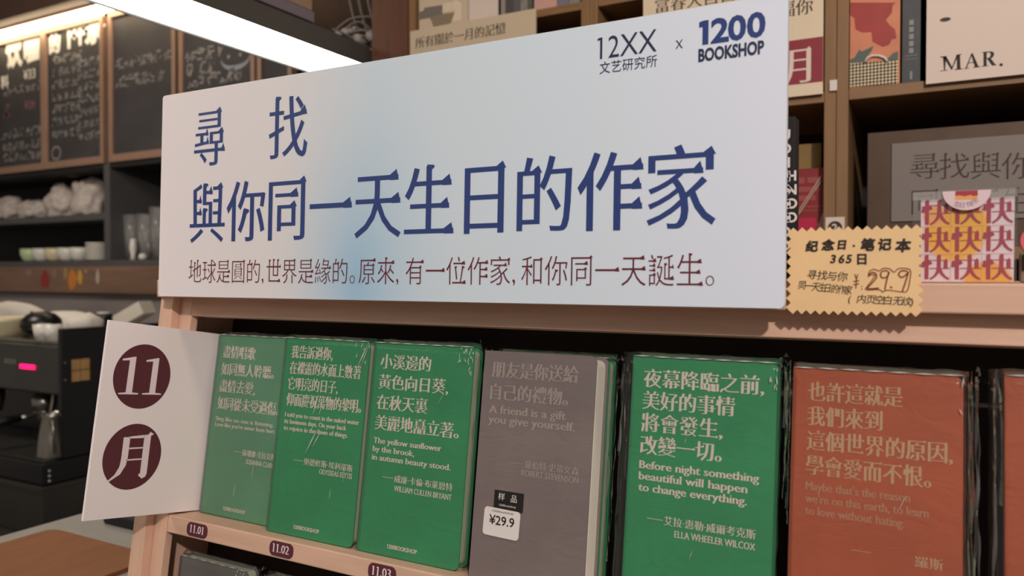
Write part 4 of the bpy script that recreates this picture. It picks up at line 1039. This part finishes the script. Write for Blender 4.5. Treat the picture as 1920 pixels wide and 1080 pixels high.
for a in (0, 1):
    for b_ in (0, 1):
        bm = B(); box(bm, MX+.0004, MX+.004, 1.3270+a*.0275, 1.3525+a*.0275, -.3045+b_*.0325, -.2738+b_*.0325, .0015); cm('wood_tile', bm, mat('tan wood tile', 'B28A58', .5, var=.15, scale=30), par=sd)
for z in (-.248, -.297):
    bm = B(); lathe(bm, [(.001, 0), (.004, 0), (.003, .003), (.001, .0035)], (MX, 1.309, z), 10, 'x'); cm('screw', bm, M_steel, par=sd)
bm = B(); box(bm, -2.90, MX-.0205, 1.312, 1.78, -.345, -.205, .006); hd = cm('head', bm, M_darksteel)
bm = B(); box(bm, -2.90, MX-.0205, 1.34, 1.78, -.2045, -.196, .002); cm('cup_tray', bm, M_steel)
bm = B(); box(bm, -2.365, -2.290, 1.3085, 1.3118, -.2765, -.2635, .0015); cm('display', bm, M_led, par=hd)
bm = B()
for k in range(4): box(bm, -2.448+k*.016, -2.438+k*.016, 1.3105, 1.3119, -.2560, -.2535)
for k in range(4): box(bm, -2.448+k*.016, -2.438+k*.016, 1.3105, 1.3119, -.2640, -.2615)
cm('front_marking', bm, mat('pale marking', '9A968E', .5), par=hd)
bm = B(); box(bm, -2.90, MX-.0205, 1.50, 1.78, -.520, -.3455); cm('back_panel', bm, M_blackmetal)
bm = B(); box(bm, -2.90, MX, 1.245, 1.78, -.5840, -.5205, .006); bs = cm('base', bm, M_blackmetal)
bm = B(); box(bm, -2.88, MX-.012, 1.252, 1.49, -.5200, -.5160, .001); cm('drip_tray', bm, M_darksteel)
for k in range(3):
    bm = B(); lathe(bm, [(.001, 0), (.0032, 0), (.0032, .0012), (.001, .0015)], (MX, 1.262+k*.0, -.543-.014*k), 10, 'x'); cm('lamp_dot', bm, mat('pale dot', 'C9C5BC', .4), par=bs)
for k, x in enumerate((-2.40, -2.68)):
    bm = B(); lathe(bm, [(.001, -.415), (.030, -.415), (.034, -.400), (.034, -.372), (.026, -.368), (.026, -.346)], (x, 1.40, 0), 20); g = cm('group_head', bm, M_steel, True)
    bm = B(); lathe(bm, [(.001, -.445), (.024, -.443), (.030, -.420), (.030, -.416), (.001, -.4155)], (x, 1.40, 0), 18)
    tube(bm, [(x, 1.372, -.428), (x, 1.33, -.430)], .006, 8); pf = cm('portafilter', bm, M_steel, True, par=g)
    bm = B(); tube(bm, [(x, 1.330, -.430), (x-.01, 1.29, -.434), (x-.02, 1.225, -.440)], [.010, .013, .012], 10); cm('portafilter_handle', bm, M_blackmetal, True, par=g)
bm = B(); tube(bm, spline([(-2.28, 1.36, -.346), (-2.28, 1.35, -.40), (-2.285, 1.335, -.47)], 5), .005, 8); cm('steam_wand', bm, M_steel, True)
t = thing('milk_jug', 'tapered steel milk jug on the drip tray of the coffee machine', 'jug', (-2.19, 1.30, -.5160))
bm = B(); lathe(bm, [(.001, 0), (.040, 0), (.040, .006), (.034, .06), (.026, .115), (.028, .125), (.0255, .125), (.024, .115), (.036, .010), (.001, .008)], (0, 0, 0), 24); add('body', bm, M_steel, t, True)
bm = B(); tube(bm, spline([(.022, -.015, .105), (.045, -.025, .10), (.052, -.028, .06), (.040, -.02, .02)], 5), .0035, 8); add('handle', bm, M_steel, t, True)
# on top of the machine
ZT = -.1955
bm = B(); lathe(bm, [(.001, 0), (.052, .0), (.060, .014), (.056, .034), (.038, .052), (.014, .059), (.001, .060)], (0, 0, 0), 28); o = add('hopper_lid', bm, M_blackmetal, None, True); o.location = (*[at(78, 615, 1.44)[0], 1.44], ZT+.0198)
tag(o, 'black domed lid on the coffee machine among white cloths', 'lid'); 
bm = B(); lathe(bm, [(.001, -.0195), (.050, -.0195), (.045, -.0004), (.001, -.0003)], (0, 0, 0), 24); add('rim', bm, M_blackmetal, o, True)
bm = B(); lathe(bm, [(.001, 0), (.005, 0), (.004, .006), (.001, .007)], (.0, -.030, .056), 10); add('stud', bm, M_steel, o, True)
def lump(name, label, cat, px, py, y, s, seed, m, zb):
    x, _ = at(px, py, y); bm = B(); blob(bm, (0, 0, 0), s, seed, 3, .18, 1.6); zm = min(v.co.z for v in bm.verts)
    for v in bm.verts: v.co.z -= zm
    o = add(name, bm, m, None, True); o.location = (x, y, zb); return tag(o, label, cat)
lump('towel', 'folded white towel heaped on the coffee machine', 'towel', 128, 600, 1.60, (.14, .07, .045), 4, M_cloth, ZT)
lump('towel', 'rolled white towel end beside the black domed lid', 'towel', 160, 600, 1.46, (.05, .05, .038), 9, M_cloth, ZT+.016)
lump('towel', 'white towel at the back left of the coffee machine', 'towel', 30, 590, 1.72, (.20, .04, .055), 14, M_cloth, ZT)
bm = B(); lathe(bm, [(.001, 0), (.055, 0), (.075, .045), (.078, .060), (.073, .060), (.070, .045), (.001, .008)], (0, 0, 0), 24); o = add('cup', bm, M_cupcream, None, True); o.location = (at(8, 640, 1.40)[0], 1.40, ZT); tag(o, 'wide cream cup at the left end of the coffee machine top', 'cup')
for k, (px, lab) in enumerate(((88, 'small bright white cup at the front corner of the coffee machine'), (108, 'small grey white cup beside the bright one on the machine corner'))):
    bm = B(); lathe(bm, [(.001, 0), (.020, 0), (.026, .048), (.024, .048), (.018, .004), (.001, .003)], (0, 0, 0), 18); o = add('cup', bm, M_cup, None, True); o.location = (at(px, 640, 1.365)[0], 1.352, ZT); tag(o, lab, 'cup', 'cups on the coffee machine')
x, z = at(232, 592, 1.72)
bm = B(); box(bm, -.062, .062, -.035, .035, -.024, .024, .003); o = add('carton', bm, mat('white carton', 'D8D0C4', .6)); o.location = (x, 1.76, -.142); o.rotation_euler = (R(0), R(-27), R(15)); tag(o, 'white carton lying tilted behind the month sign', 'carton')
x, z = at(195, 600, 1.60)
bm = B(); lathe(bm, [(.001, 0), (.024, 0), (.026, .060), (.024, .066), (.001, .066)], (0, 0, 0), 20); o = add('jar', bm, M_blackmetal, None, True); o.location = (x, 1.60, ZT+.0005); tag(o, 'black jar with a white lid beside the tilted carton', 'jar')
bm = B(); lathe(bm, [(.001, .0662), (.021, .0662), (.021, .071), (.001, .0715)], (0, 0, 0), 20); add('lid', bm, M_cup, o, True)
